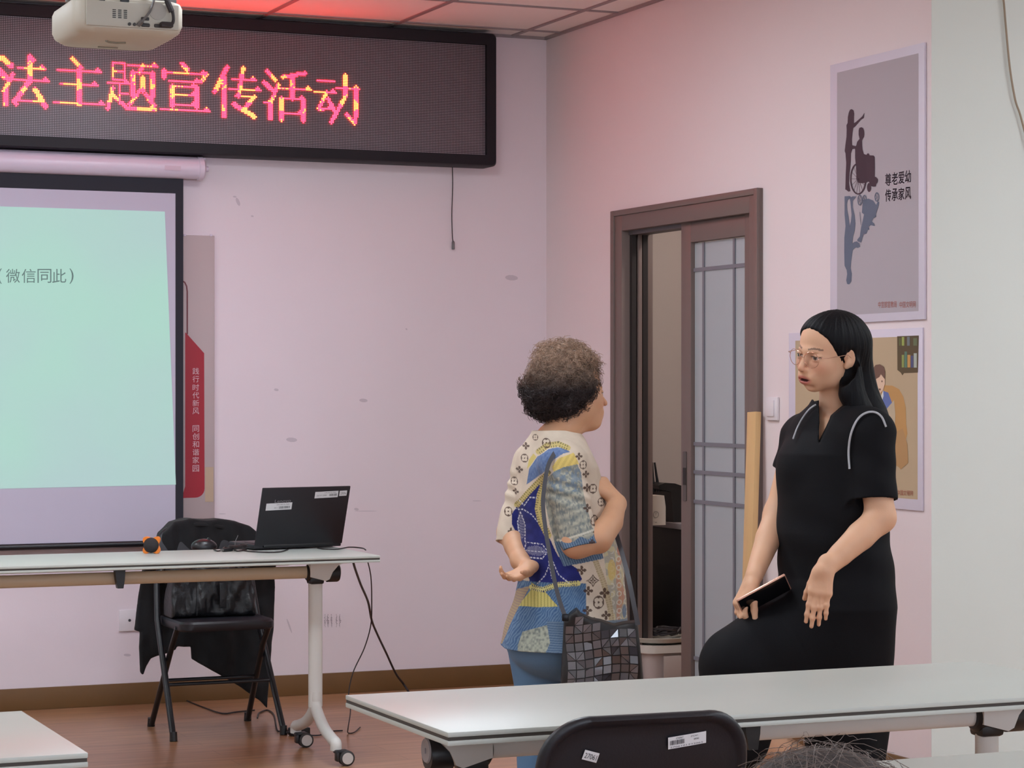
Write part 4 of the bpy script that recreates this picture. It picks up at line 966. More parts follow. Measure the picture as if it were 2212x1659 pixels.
def frame(fwd, up=(0, 0, 1)):
    """3x3 with columns: left side (x), forward (y), up (z)"""
    f = np.array(fwd, float); f /= np.linalg.norm(f); u = np.array(up, float); x = np.cross(f, u); x /= np.linalg.norm(x); u = np.cross(x, f)
    return np.stack([x, f, u], 1)
def head(S_, c, R, k=1.0, mouth=.0, nose=1.0, jaw=1.0, ears=(1, -1)):
    """a head with brow, sockets, eyes, nose, lips, chin and ears; c is the point between the ears at eye height"""
    T = lambda *p: c+R @ (np.array(p)*k)
    e = lambda p, r, kk=.012, op='+', RR=None: S_.ell(T(*p), np.array(r)*k, R if RR is None else RR, kk*k, op)
    e((0, -.022, .038), (.074, .092, .082)); e((0, .025, .03), (.064, .064, .072), .03); e((0, .028, -.03), (.058*jaw, .056, .066), .03)
    e((0, .058, -.083), (.028, .028, .025), .03); e((0, .062, -.05), (.040, .026, .030), .03); 
    for sx in (1, -1):
        e((sx*.040*jaw, .012, -.062), (.024, .034, .030), .03); e((sx*.036, .058, -.024), (.026, .024, .026), .022)
        e((sx*.012, .082, .016), (.026, .012, .009), .016)
        e((sx*.033, .098, .0), (.019, .015, .012), .014, '-'); e((sx*.032, .0755, .0), (.0145, .0125, .0115), .003)
        e((sx*.032, .0772, .0056), (.0162, .0125, .0060), .004); e((sx*.032, .0775, -.0085), (.0145, .0110, .0034), .005)
    S_.cone(T(0, .084, .012), T(0, .104*nose, -.028), .0065*k, .0088*k, .010*k); e((0, .106*nose, -.034), (.0095, .0088, .0080), .006)
    for sx in (1, -1):
        e((sx*.0105, .096, -.037), (.0072, .010, .0068), .006); e((sx*.006, .102, -.0435), (.0032, .005, .0026), .002, '-')
    e((0, .084, -.062), (.030, .020, .022), .018)
    m = mouth
    e((0, .0935, -.060+m*.2), (.022, .0075, .0050), .006); e((0, .0905, -.0735-m*.9), (.018, .0078, .0058), .007)
    e((0, .100, -.0665-m*.3), (.019+m, .0075+m*.8, .0016+m*.75), .003, '-'); e((0, .083, -.087-m), (.020, .010, .006), .012, '-')
    for sx in ears:
        RE = R @ np.array(Matrix.Rotation(sx*.35, 3, 'Z') @ Matrix.Rotation(-.2, 3, 'X'))
        e((sx*.076, -.010, -.004), (.0062, .0175, .030), .004, '+', RE); e((sx*.0815, -.009, .000), (.0042, .0105, .018), .004, '-', RE); e((sx*.073, -.002, -.028), (.006, .010, .010), .006)
        e((sx*.079, -.001, -.002), (.003, .004, .006), .003)
    return T
def hand(S_, wrist, d, n, size=.18, curl=(.5, .55, .6, .65), spread=.12, thumb=(.55, .5), side=1, k=.005, flen=1.0):
    """palm and five fingers; d = direction of the fingers, n = out of the back of the hand; side=+1 puts the thumb along d x n"""
    d = np.array(d, float); d /= np.linalg.norm(d); n = np.array(n, float); n -= d*(n @ d); n /= np.linalg.norm(n); s_ = np.cross(d, n)*side; q = size/.18
    pal = .082*q; w = .036*q
    S_.cone(wrist-d*.02*q, wrist+d*.02*q, .0255*q, .024*q, .012, flat=(n, 1.35))
    for i, o in enumerate((1, .33, -.33, -1)):
        base = wrist+d*pal*(.98-.02*abs(i-1))+s_*w*.78*o; S_.cone(wrist+d*.012*q+s_*w*.42*o, base, .0145*q, .0125*q, .012)
        L = (.080, .088, .083, .066)[i]*q*flen; r = (.0088, .009, .0086, .0078)[i]*q; a = spread*o; dd = d*math.cos(a)+s_*math.sin(a); p = base; c = 0
        for j, fr in enumerate((.44, .31, .25)):
            c += curl[i]*(.75 if j == 0 else 1.0); e = dd*math.cos(c)-n*math.sin(c); p2 = p+e*L*fr
            S_.cone(p, p2, r*(1-.08*j), r*(1-.08*(j+1)), k if j else .008)
            if j < 2: S_.ell(p2, [r*(1.0-.06*j)]*3, None, .003)
            p = p2
    tb = wrist+d*.022*q+s_*w*.62; th, cu = thumb; td = d*math.cos(th)+s_*math.sin(th)-n*.35; td /= np.linalg.norm(td)
    p1 = tb+td*.042*q; S_.cone(tb, p1, .0165*q, .0120*q, .014)
    t2 = td*math.cos(cu)+(d*.8-n*.5)*math.sin(cu); t2 /= np.linalg.norm(t2); p2 = p1+t2*.032*q; S_.cone(p1, p2, .0112*q, .0102*q, .005)
    t3 = t2*math.cos(cu*.6)+(d*.7-n*.7)*math.sin(cu*.6); t3 /= np.linalg.norm(t3); S_.cone(p2, p2+t3*.024*q, .0100*q, .0082*q, .004)
    return S_
# ------------------------------------------------------------------ people
SKIN = mat_vcol('skin', .52, sss=.12, bump=.04, bscale=350, spec=.35)
def nrm(*a): a = np.array(a, float); return a/np.linalg.norm(a)
def skin_col(base, heads, hands=()):
    B = L3(base)
    def f(V):
        n = vnoise(V, 28)[:, None]; c = B*(0.94+.12*n)*np.array([1, 1-.02, 1-.03])
        for (c0, R, k, m) in heads:
            q = (V-c0) @ R/k; x, y, z = np.abs(q[:, 0]), q[:, 1], q[:, 2]; near = (y > .03) & (x < .07) & (np.abs(z) < .12)
            def mixin(mask, col, a):
                a = (np.clip(mask, 0, 1)*a*near)[:, None]; c[:] = c*(1-a)+L3(col)*a
            mixin(1.3-np.hypot((x-.040)/.026, (z+.028)/.022), (214, 136, 116), .32)
            mixin(1.3-np.hypot(x/.014, (z+.034)/.012), (206, 130, 108), .35)
            lipm = 1.5-np.hypot(x/.026, (z+.067+m*.35)/(.0125+m*.6))*1.3; mixin(lipm*2*(y > .076), (176, 92, 88), .85)
            gap = (z > -.0690-m*.9) & (z < -.0652+m*.2) & (x < .0150) & (y > .07); mixin(gap*1.0, (70, 30, 30), .92)
            bz = .0225+.004*np.sin((x-.012)/.036*3.1); mixin(((np.abs(z-bz) < .0026) & (x > .012) & (x < .049))*1.0, (74, 54, 48), .75)
            ex = (x-.032)/.0150; lid = .0008+.0022*(1-ex*ex); low = -.0052*(1-ex*ex)-.0005
            eye = (np.abs(ex) < 1) & (z < lid) & (z > low) & (y > .06)
            mixin(eye*1.0, (206, 196, 190), .9); mixin(((np.abs(ex) < .42) & eye)*1.0, (44, 30, 26), .95)
            mixin(((np.abs(ex) < 1.08) & (np.abs(z-lid-.0006) < .0016) & (y > .06))*1.0, (40, 28, 28), .9)
        return np.clip(c, 0, 1)
    return f
def capcone(S_, a, b, ra, rb, k=.02, hollow=.03, wall=.009, flat=None, fold=None):
    """a sleeve: cone with a flat open end at b"""
    a = np.array(a, float); b = np.array(b, float); d = b-a; L = np.linalg.norm(d); d = d/L
    def fn(P):
        q = P-a; t = q @ d; tt = np.clip(t/L, 0, 1.0); e = q-t[..., None]*d; e0 = q-np.clip(t, 0, None)[..., None]*d
        r = ra+(rb-ra)*tt; dd = np.sqrt((e0*e0).sum(-1))-r
        if fold is not None: dd = dd+fold(P)
        out = np.maximum(dd, t-L); inn = np.maximum(np.sqrt((e*e).sum(-1))-(r-wall), (L-hollow)-t)
        return np.maximum(out, -inn)
    m = max(ra, rb); S_.add(fn, np.minimum(a, b)-m, np.maximum(a, b)+m, k)
def local_obj(fig): return fig.t

# ============ young woman in a black dress
def young_woman():
    W = Fig('person', 'woman with long black hair in a black dress, one knee raised, holding a phone', 1810, 6.5)
    F_t = nrm(-.83, -.55, 0); LAT = nrm(-.55, .83, 0)
    hk = .95; c0 = W(1790, 762, 0); Rh = frame(nrm(-.80, -.59, -.13), nrm(.10, -.13, 1))
    B = SDF(); T = head(B, c0, Rh, hk, mouth=.0028, ears=(-1, 1), jaw=.97, nose=1.04)
    # neck, chest, hips, legs
    nb = W(1808, 900, .03)
    B.chain([T(0, -.025, -.045), T(0, -.035, -.09), nb, nb-v3(-.01, -.01, .06)], [.05, .046, .052, .075], .03)
    B.stack([(.80, -.01, .01, .15, .11, 2.155), (.95, -.01, .01, .125, .09, 2.155), (1.1, -.015, .01, .145, .095, 2.155), (1.22, -.005, .015, .15, .075, 2.155), (1.262, .0, .02, .10, .06, 2.155)], .04)
    B.ell(W(1800, 1330, 0), (.15, .13, .13), None, .06)
    hipN = W(1845, 1350, -.07); hipF = W(1775, 1350, .06)
    B.chain([hipN, v3(.04, -.04, .42), v3(.055, -.02, .09)], [.085, .052, .034], .03)
    B.chain([v3(.055, -.01, .07), v3(-.02, -.06, .035), v3(-.09, -.10, .03)], [.036, .032, .022], .02)
    kn = W(1583, 1520, -.11); an = W(1758, 1652, .0)
    B.chain([hipF, kn, kn+v3(.01, 0, -.02)], [.085, .060, .052], .03)
    B.chain([kn+v3(.01, 0, -.03), W(1650, 1600, -.07), an], [.050, .046, .030], .02)
    B.chain([an, W(1800, 1690, .03), W(1830, 1740, .05)], [.032, .03, .02], .02)
    # arms
    shN = W(1880, 935, -.12); elN = W(1902, 1118, -.17); wrN = W(1779, 1232, -.27)
    B.chain([nb+v3(0, 0, -.05), shN], [.06, .052], .03); B.chain([shN, elN], [.050, .040], .03)
    B.chain([elN, elN+(wrN-elN)*.35, elN+(wrN-elN)*.7, wrN], [.038, .0385, .031, .0245], .02)
    shF = W(1734, 938, .15); elF = W(1680, 1110, .10); wrF = W(1629, 1244, -.05)
    B.chain([nb+v3(0, 0, -.05), shF], [.06, .05], .03); B.chain([shF, elF], [.048, .038], .03)
    B.chain([elF, elF+(wrF-elF)*.4, wrF], [.037, .036, .0245], .02)
    hand(B, wrN+v3(.004, 0, .006), nrm(-.22, -.10, -1), nrm(-.35, -.93, .1), .150, (.12, .12, .18, .18), .02, (.42, .35), 1, flen=1.28)
    hand(B, wrF+v3(-.004, -.002, -.008), nrm(-.45, -.22, -.86), nrm(-.80, -.25, .42), .172, (.60, .66, .72, .70), .05, (.42, .28), -1)
    V, Q = B.mesh(.0023)
    np_mesh('body', V, Q, SKIN, W.t, skin_col((212, 168, 138), [(c0, Rh, hk, .0028)]), 2)
    # dress
    D = SDF()
    def fold(P, th):
        z = P[..., 2]; return .004*np.sin(th*5+z*9)*np.clip((.95-z)/.5, 0, 1)+.0025*np.sin(z*55+th*2)*np.clip(1-np.abs(z-.93)/.2, 0, 1)
    X = lambda px: (px-1810)/779.
    D.stack([(.20, X(1826), 0, .125, .10, 2.155), (.33, X(1825), 0, .12, .10, 2.155), (.46, X(1826), 0, .135, .115, 2.155), (.593, X(1816), 0, .155, .130, 2.155), (.75, X(1806), 0, .19, .150, 2.155), (.83, X(1808), .005, .182, .142, 2.155), (.952, X(1799), .01, .172, .143, 2.155),
             (1.08, X(1796), .01, .168, .130, 2.155), (1.17, X(1797), .012, .168, .118, 2.155), (1.235, X(1804), .015, .165, .088, 2.155), (1.275, X(1806), .02, .115, .075, 2.155), (1.305, X(1806), .02, .066, .062, 2.155), (1.318, X(1805), .02, .058, .058, 2.155)], .03, fold=fold)
    D.ell(W(1726, 1010, .02), (.05, .075, .06), None, .05)
    D.chain([W(1815, 905, .01), shN+v3(-.005, 0, .004)], [.062, .060], .05); D.chain([W(1800, 912, .03), shF+v3(0, 0, .0)], [.060, .048], .05)
    fs = lambda P: .0015*np.sin(P[..., 2]*70+P[..., 0]*40)
    capcone(D, shN, W(1887, 1081, -.155), .064, .0645, .03, .05, fold=fs); capcone(D, shF, W(1703, 1020, .145), .050, .048, .03, .05, fold=fs)
    D.chain([W(1790, 1330, .0), W(1690, 1385, -.03), W(1598, 1440, -.10), W(1592, 1530, -.11), W(1594, 1600, -.10)], [.130, .122, .112, .098, .085], .05)
    D.chain([W(1800, 1400, 0), W(1690, 1480, -.03), W(1620, 1530, -.09)], [.13, .10, .075], .06)
    # v neck opening and collar
    gx = lambda px, py: ((px-1810)/779., EYE+(840-py)/779.)
    D.yr = (-.3, .035); D.slab([gx(*p) for p in ((1765, 830), (1767, 875), (1765, 915), (1761, 957), (1775, 930), (1791, 897), (1812, 880), (1840, 860), (1850, 830))], -.13, .165, .004, '-', .002)
    D.yr = (-.1, .2); D.slab([gx(*p) for p in ((1740, 800), (1760, 868), (1850, 850), (1860, 800))], .05, .1, .004, '-', .002)
    V, Q = D.mesh(.0034)
    np_mesh('dress', V, Q, mat('black_dress_fabric', (8, 8, 13), .8, bump=.08, bscale=500, spec=.2), W.t, None, 1)
    # pale piping round the armholes, laid on the dress surface
    pip = mat('silver_piping', (176, 178, 184), .45, bump=.4, bscale=700)
    DV = V; zz = 6.5+DV[:, 1]; PX = 1106+F*(DV[:, 0]+W.u0)/zz; PY = 840-F*(DV[:, 2]-EYE)/zz
    def snap(px, py):
        d = np.hypot(PX-px, PY-py); k_ = np.where(d < 7)[0]
        if not len(k_): k_ = np.argsort(d)[:12]
        z = DV[k_, 1].min(); return W(px, py, z-.0012)
    for pts, r in (([(1835, 1013), (1833, 975), (1838, 938), (1851, 908), (1868, 893), (1888, 890), (1904, 900), (1914, 922)], .0030), ([(1762, 874), (1748, 884), (1734, 902), (1722, 924), (1713, 948)], .0024)):
        q_ = [snap(x, y) for x, y in pts]; mb = MB(); mb.tube([tuple(p) for p in spline(q_, 5)], r, 6); mb.build('piping', pip, W.t, local=True)
    # hair
    H = SDF(); e = lambda p, r, k_=.02, op='+': H.ell(T(*p), np.array(r)*hk, Rh, k_, op)
    e((0, -.024, .031), (.0845, .105, .093), .01); e((0, .024, .050), (.0705, .060, .059), .02)
    e((0, .112, -.012), (.112, .092, .096), .010, '-')
    e((.0, .135, .02), (.052, .07, .088), .012, '-')
    hb = [W(1832, 745, .03), W(1844, 800, .05), W(1855, 850, .055), W(1872, 900, .05), W(1890, 940, .03), W(1895, 985, .03)]
    H.chain(hb, [.068, .058, .057, .062, .060, .045], .03, flat=(nrm(-.8, -.6, 0), 1.15))
    H.chain([W(1838, 800, -.05), W(1840, 850, -.055), W(1858, 890, -.06), W(1882, 920, -.06)], [.030, .036, .036, .02], .03)
    for sx in (1, -1): e((sx*.088, .026, -.036), (.030, .046, .046), .008, '-'); e((sx*.094, -.008, -.004), (.022, .020, .030), .006, '-')
    V, Q = H.mesh(.0030)
    q = (V-c0) @ Rh; ang = np.arctan2(q[:, 0], q[:, 1]+.03); g = np.sin(ang*46+6*vnoise(V*np.array([1, 1, .25]), 30))*.0008+np.sin(ang*21+3)*.0008
    nn = V-(c0+np.array([0, 0, 0])); nn[:, 2] *= .3; nn /= np.linalg.norm(nn, axis=1)[:, None]; V = V+nn*g[:, None]
    np_mesh('hair', V, Q, mat('straight_black_hair', (7, 7, 12), .55, bump=.3, bscale=260, stretch=(1, 1, .05), spec=.16), W.t, None, 1)
    # glasses: her own thing, worn on the face
    g0 = Vector(W.t.matrix_basis @ Vector(T(0, .1, 0)))
    G = thing('eyeglasses', 'thin gold-rimmed round glasses on the face of the woman in black', 'glasses', (g0.x, g0.y, g0.z), -YAW)
    Tg = lambda *p: tuple(T(*p)-T(0, .1, 0))
    gold = mat('rose_gold_wire', (214, 168, 148), .25, metal=.85)
    ml, nt, b = new_mat('clear_lens')
    tr = nt.nodes.new('ShaderNodeBsdfTransparent'); tr.inputs[0].default_value = (.97, .96, .98, 1); gl = nt.nodes.new('ShaderNodeBsdfGlossy'); gl.inputs['Roughness'].default_value = .03
    ms = nt.nodes.new('ShaderNodeMixShader'); ms.inputs[0].default_value = .07; nt.links.new(tr.outputs[0], ms.inputs[1]); nt.links.new(gl.outputs[0], ms.inputs[2]); nt.links.new(ms.outputs[0], nt.nodes['Material Output'].inputs[0])
    for sx in (1, -1):
        mb = MB(); pts = []
        for i in range(33):
            a = 2*math.pi*i/32; rx, rz = .0255, .0235
            x = sx*(.0335+rx*math.cos(a)); pts.append(Tg(x, .1085-.18*abs(x)-.0*a, -.004+rz*math.sin(a)))
        mb.tube(pts, .00085, 6, False); mb.build('rim', gold, G, local=True)
        mb = MB(); mb.raw([Vector(p) for p in pts[:-1]], [tuple(range(32))]); mb.build('lens', ml, G, local=True)
        MB().tube([Tg(sx*.058, .0985, .004), Tg(sx*.069, .095, .005), Tg(sx*.0745, .075, .004), Tg(sx*.079, .0, .006), Tg(sx*.078, -.022, -.012)], .00095, 6).build('temple_arm', gold, G, local=True)
    MB().tube([Tg(.0085, .107, .0), Tg(0, .112, .003), Tg(-.0085, .107, .0)], .0009, 6).build('bridge', gold, G, local=True)
    # phone in the far hand
    pc = W(1650, 1284, -.105); wp = Vector(W.t.matrix_basis @ Vector(pc))
    P_ = thing('phone', 'dark phone with a rose gold edge held in the hand of the woman in black', 'phone', tuple(wp), -YAW)
    ax = nrm(.86, .0, .47); nn = nrm(.10, -.66, -.72); nn = nn-ax*(nn @ ax); nn /= np.linalg.norm(nn); sd = np.cross(ax, nn)
    R = Matrix([list(ax), list(sd), list(nn)]).transposed()
    MB().box((0, 0, 0), (.150, .072, .0085), .0035, R, 3).build('case', mat('rose_gold_case', (206, 160, 142), .3, metal=.5), P_, local=True)
    MB().box(tuple(nn*.0040), (.144, .067, .0015), .0006, R).build('screen', mat('dark_phone_glass', (14, 14, 18), .15), P_, local=True)
    # shoes
    S2 = SDF(); S2.chain([v3(.058, -.01, .035), v3(-.03, -.065, .028), v3(-.105, -.105, .022)], [.042, .040, .026], .02); S2.add(lambda P: .0-P[..., 2], [-.2, -.2, -.1], [.2, .1, .0], .001, '-')
    V, Q = S2.mesh(.005); V[:, 2] = np.maximum(V[:, 2], 0); np_mesh('shoe', V, Q, M['black_plastic'], W.t, None, 1)
    S2 = SDF(); S2.chain([an+v3(.02, .01, -.01), W(1800, 1692, .03), W(1836, 1748, .05)], [.038, .036, .024], .02); V, Q = S2.mesh(.005); np_mesh('shoe', V, Q, M['black_plastic'], W.t, None, 1)
young_woman()
# ============ older woman in a patchwork blouse
def old_woman():
    W = Fig('person', 'elderly woman with short curly hair in a patchwork blouse, one hand behind her back', 1215, 7.2)
    s_ = 5064/7.2; a = math.radians(31); FT = nrm(math.cos(a), math.sin(a), 0); RS = nrm(math.sin(a), -math.cos(a), 0)
    hk = .95; c0 = W(1240, 851, 0); Rh = frame(nrm(math.cos(a), math.sin(a), .02), nrm(-.02, 0, 1))
    X = lambda px: (px-1215)/s_
    B = SDF(); T = head(B, c0, Rh, hk, mouth=.0, ears=(1, -1), jaw=1.0, nose=1.11)
    B.ell(T(0, .045, -.098), (.04, .035, .02), None, .03)
    nb = W(1200, 957, .0)
    B.chain([T(0, -.015, -.04), T(0, -.035, -.10), nb, nb+v3(0, 0, -.08)], [.056, .053, .066, .09], .035)
    B.stack([(.70, X(1225), 0, .16, .14, -1.03), (.85, X(1230), .0, .145, .12, -1.03), (1.0, X(1212), 0, .15, .10, -1.03), (1.12, X(1203), 0, .15, .085, -1.03), (1.17, X(1200), 0, .10, .07, -1.03)], .04)
    B.ell(W(1222, 1380, 0), (.145, .135, .10), None, .06)
    for sx, px in ((1, 1250), (-1, 1195)):
        o = RS*.075*sx; B.chain([W(px, 1400, 0)+o, v3(X(1215+25*sx), 0, .40)+o, v3(X(1210+25*sx), 0, .08)+o], [.078, .052, .035], .03)
        B.chain([v3(X(1210+25*sx), 0, .06)+o, v3(X(1210+25*sx), 0, .035)+o+FT*.12], [.036, .026], .02)
    shR = W(1213, 1000, -.14); elR = W(1246, 1172, -.20); wrR = W(1333, 1086, -.07)
    B.chain([nb+v3(0, 0, -.05), shR], [.06, .055], .03); B.chain([shR, elR], [.052, .046], .03)
    B.chain([elR, W(1292, 1165, -.185), W(1320, 1128, -.13), wrR], [.044, .043, .036, .028], .02)
    hand(B, wrR+v3(-.006, .0, .012), nrm(-.52, .25, .62), nrm(.70, -.45, .42), .165, (.45, .50, .58, .62), .06, (.5, .4), -1)
    shL = W(1150, 1000, .14); elL = W(1104, 1150, .10); wrL = W(1124, 1212, -.06)
    B.chain([nb+v3(0, 0, -.05), shL], [.06, .055], .03); B.chain([shL, elL], [.05, .043], .03)
    B.chain([elL, elL+(wrL-elL)*.5, wrL], [.040, .035, .027], .02)
    hand(B, W(1142, 1228, -.135), nrm(-.62, -.62, -.30), nrm(.20, .35, -.85), .145, (.30, .34, .5, .6), .08, (.6, .4), 1)
    B.chain([wrL, W(1140, 1227, -.12)], [.026, .023], .02)
    V, Q = B.mesh(.0025)
    np_mesh('body', V, Q, SKIN, W.t, skin_col((198, 152, 120), [(c0, Rh, hk, 0)]), 2)
    # trousers
    Tm = SDF(); Tm.ell(W(1222, 1385, 0), (.185, .175, .12), None, .05)
    for sx, px in ((1, 1250), (-1, 1200)):
        o = RS*.08*sx; Tm.chain([W(px, 1405, 0)+o, v3(X(1222+24*sx), 0, .42)+o, v3(X(1215+24*sx), 0, .10)+o], [.108, .082, .062], .015)
    V, Q = Tm.mesh(.006); np_mesh('trousers', V, Q, mat('steel_blue_trousers', (86, 122, 158), .75, noise=.08, nscale=10, bump=.1, bscale=120), W.t, None, 2)
    # blouse
    D = SDF()
    def fold(P, th):
        z = P[..., 2]; return .006*np.sin(th*6+1)*np.clip((.85-z)/.3, 0, 1)+.002*np.sin(z*48+th*3)+.003*np.sin(th*3+z*30)*np.clip(1-np.abs(z-.85)/.15, 0, 1)
    D.stack([(.560, X(1222), 0, .215, .200, -1.03), (.60, X(1223), 0, .208, .19, -1.03), (.696, X(1229), 0, .185, .170, -1.03), (.795, X(1239), 0, .165, .155, -1.03), (.909, X(1225), 0, .155, .140, -1.03), (1.037, X(1209), 0, .158, .125, -1.03), (1.11, X(1204), 0, .158, .108, -1.03), (1.155, X(1202), 0, .148, .092, -1.03), (1.195, X(1201), 0, .11, .08, -1.03), (1.222, X(1199), 0, .078, .070, -1.03)], .03, fold=fold)
    D.chain([nb+v3(0, 0, -.045), shR+v3(0, 0, -.005)], [.066, .064], .04); D.chain([nb+v3(0, 0, -.045), shL], [.066, .056], .04)
    fs = lambda P: .0028*np.sin(P[..., 2]*95+P[..., 0]*50+3*np.sin(P[..., 2]*30))
    capcone(D, shR, W(1254, 1184, -.205), .066, .054, .02, .04, .009, fold=fs)
    capcone(D, shL, W(1104, 1176, .08), .060, .052, .02, .035, .009, fold=fs)
    D.chain([W(1224, 900, .0), W(1206, 950, .0)], [.060, .064], .004, '-')
    V, Q = D.mesh(.0021)
    def paint(V):
        px = 1215+V[:, 0]*s_; py = 840-(V[:, 2]-EYE)*s_; n1 = vnoise(V, 60); n2 = vnoise(V, 170, 3); n3 = vnoise(V*np.array([1, 1, .35]), 260, 5)
        c = np.tile(L3((204, 188, 170)), (len(V), 1))*(.95+.1*n1)[:, None]
        def inpoly(P):
            P = np.array(P, float); r = np.zeros(len(V), bool); j = len(P)-1
            for i in range(len(P)):
                t = ((P[i, 1] > py) != (P[j, 1] > py)); q = (P[j, 0]-P[i, 0])*(py-P[i, 1])/np.where(P[j, 1] == P[i, 1], 1e-9, P[j, 1]-P[i, 1])+P[i, 0]; r ^= t & (px < q); j = i
            return r
        def dline(P):
            d = np.full(len(V), 1e9); arc = np.zeros(len(V)); L = 0
            for (x0, y0), (x1, y1) in zip(P[:-1], P[1:]):
                l = math.hypot(x1-x0, y1-y0); t = np.clip(((px-x0)*(x1-x0)+(py-y0)*(y1-y0))/(l*l), 0, 1); dd = np.hypot(px-x0-t*(x1-x0), py-y0-t*(y1-y0))
                arc = np.where(dd < d, L+t*l, arc); d = np.minimum(d, dd); L += l
            return d, arc
        def put(m, col, w_=1.0):
            m = m.astype(float)*w_; c[:] = c*(1-m[:, None])+(L3(col) if isinstance(col, tuple) else col)*m[:, None]
        def mixc(a_, b_, t): return L3(a_)*(1-t[:, None])+L3(b_)*t[:, None]
        def fringe(P, w_, a_=(190, 172, 112), b_=(110, 100, 70), per=5.0, off=0):
            d, arc = dline(P); m = d < w_; put(m, mixc(a_, b_, (np.sin(arc*2*math.pi/per) > .35).astype(float)*(d > w_*.25)))
        denim = mixc((62, 92, 132), (112, 140, 166), np.clip((np.sin(px*1.1+py*.7+8*n1)*.5+.5)*.75+.35*(n2-.5), 0, 1))
        denim2 = mixc((66, 90, 122), (122, 142, 158), (np.sin(py*1.25+3*n1)*.5+.5)*.8)
        sleeve = mixc((128, 132, 126), (176, 172, 156), np.clip(n2*.8+.3*np.sin(py*.35+px*.12+4*n1), 0, 1))
        # lower right: pastel lace print
        put((px > 1300+(py-1180)*.10) & (py > 1150), mixc((196, 186, 152), (168, 162, 150), (n1 > .5).astype(float)))
        put((px > 1328) & (py > 1200) & (np.abs(px-1334-6*np.sin(py*.07)) < 7), (188, 128, 104), .7)
        put((px > 1316) & (np.hypot((px-1326) % 16-8, (py-1195) % 18-9) < 6) & (np.hypot((px-1326) % 16-8, (py-1195) % 18-9) > 3.6) & (py > 1185), (206, 202, 190), .8)
        put((np.hypot((px-1318)/9, (py-1225)/22) < 1), (206, 176, 96), .7); put((np.hypot((px-1338)/7, (py-1186)/12) < 1), (178, 96, 70), .7); put((np.hypot((px-1346)/5, (py-1315)/14) < 1), (92, 118, 148), .8)
        fringe([(1283, 1205), (1300, 1250), (1313, 1300), (1320, 1350)], 6, (186, 168, 138), (160, 142, 112))
        # back patches
        put(inpoly([(1137, 1045), (1143, 1010), (1160, 984), (1183, 967), (1200, 963), (1221, 965), (1228, 973), (1213, 976), (1192, 990), (1177, 1012), (1158, 1029)]), mixc((78, 100, 144), (112, 132, 166), n2))
        put(inpoly([(1138, 1012), (1142, 992), (1152, 978), (1158, 985), (1146, 1003)]), (200, 180, 108)); put(inpoly([(1190, 1004), (1203, 986), (1236, 974), (1247, 998), (1232, 1002), (1214, 1014), (1195, 1018)]), mixc((214, 190, 112), (188, 164, 96), (np.sin(px*.5+py*.3) > 0).astype(float)*.6))
        navy = inpoly([(1106, 1112), (1124, 1083), (1150, 1056), (1173, 1037), (1170, 1070), (1164, 1092), (1168, 1118), (1180, 1144), (1192, 1170), (1204, 1195), (1226, 1208), (1244, 1220), (1254, 1242), (1245, 1249), (1205, 1254), (1180, 1256), (1145, 1256), (1134, 1205), (1122, 1165), (1106, 1135)])
        put(navy, mixc((28, 32, 92), (40, 46, 116), n1))
        put((py > 1250) & (px < 1262+.0*py), denim); put((py > 1265) & (px > 1185) & (px < 1262) & (py < 1330), denim); put((py > 1330) & (px > 1180), denim2, .85)
        put(inpoly([(1119, 1303), (1150, 1262), (1146, 1252), (1175, 1268), (1203, 1299), (1160, 1302)]), mixc((196, 184, 112), (166, 158, 92), (np.sin(px*.9) > .2).astype(float)))
        put(inpoly([(1118, 1384), (1128, 1355), (1180, 1338), (1186, 1375), (1172, 1405), (1118, 1398)]), mixc((164, 168, 154), (112, 120, 116), np.clip(n2*1.6-.5, 0, 1)))
        put(inpoly([(1066, 1392), (1095, 1318), (1118, 1270), (1146, 1258), (1122, 1302), (1102, 1345), (1084, 1392)]), mixc((150, 128, 116), (176, 160, 112), (np.sin(py*1.1) > .3).astype(float)*.6))
        fringe([(1116, 1092), (1140, 1062), (1162, 1038), (1182, 1016)], 5.5); fringe([(1176, 1038), (1166, 1066), (1162, 1096), (1168, 1122), (1182, 1150)], 7.5)
        fringe([(1162, 974), (1180, 960), (1204, 956), (1224, 964)], 5.5); fringe([(1148, 1262), (1172, 1266), (1200, 1254), (1245, 1250)], 5.5, (206, 198, 130), (40, 46, 90), 4)
        # pale stitches on the navy
        for P in ([(1112, 1101), (1130, 1098), (1148, 1108), (1160, 1122)], [(1124, 1105), (1118, 1130), (1124, 1165)], [(1124, 1105), (1134, 1130), (1134, 1168), (1170, 1170), (1182, 1185), (1170, 1200), (1136, 1200), (1132, 1184), (1136, 1172)], [(1134, 1186), (1180, 1186)], [(1188, 1205), (1176, 1236), (1160, 1254)], [(1192, 1205), (1204, 1232), (1226, 1250)], [(1122, 1080), (1132, 1090), (1144, 1072), (1158, 1072)], [(1184, 1206), (1190, 1240)]):
            d, arc = dline(P); put((d < 1.1) & (np.sin(arc*2*math.pi/7) > -.55), (206, 206, 216), .9)
        put((np.hypot((px-1126)/8, (py-1137)/27) < 1) & (np.sin(px*2.3)*np.sin(py*1.6) > .35) | ((np.hypot((px-1157)/20, (py-1185)/11) < 1) & (np.sin(px*1.7)*np.sin(py*2.2) > .4)), (190, 192, 206), .7)
        # sleeve
        slv = inpoly([(1174, 1050), (1182, 1026), (1195, 1013), (1215, 1004), (1243, 998), (1251, 1015), (1256, 1060), (1264, 1092), (1274, 1130), (1290, 1150), (1300, 1200), (1215, 1215), (1200, 1180), (1184, 1120), (1176, 1080)]) & (V[:, 1] < -.03)
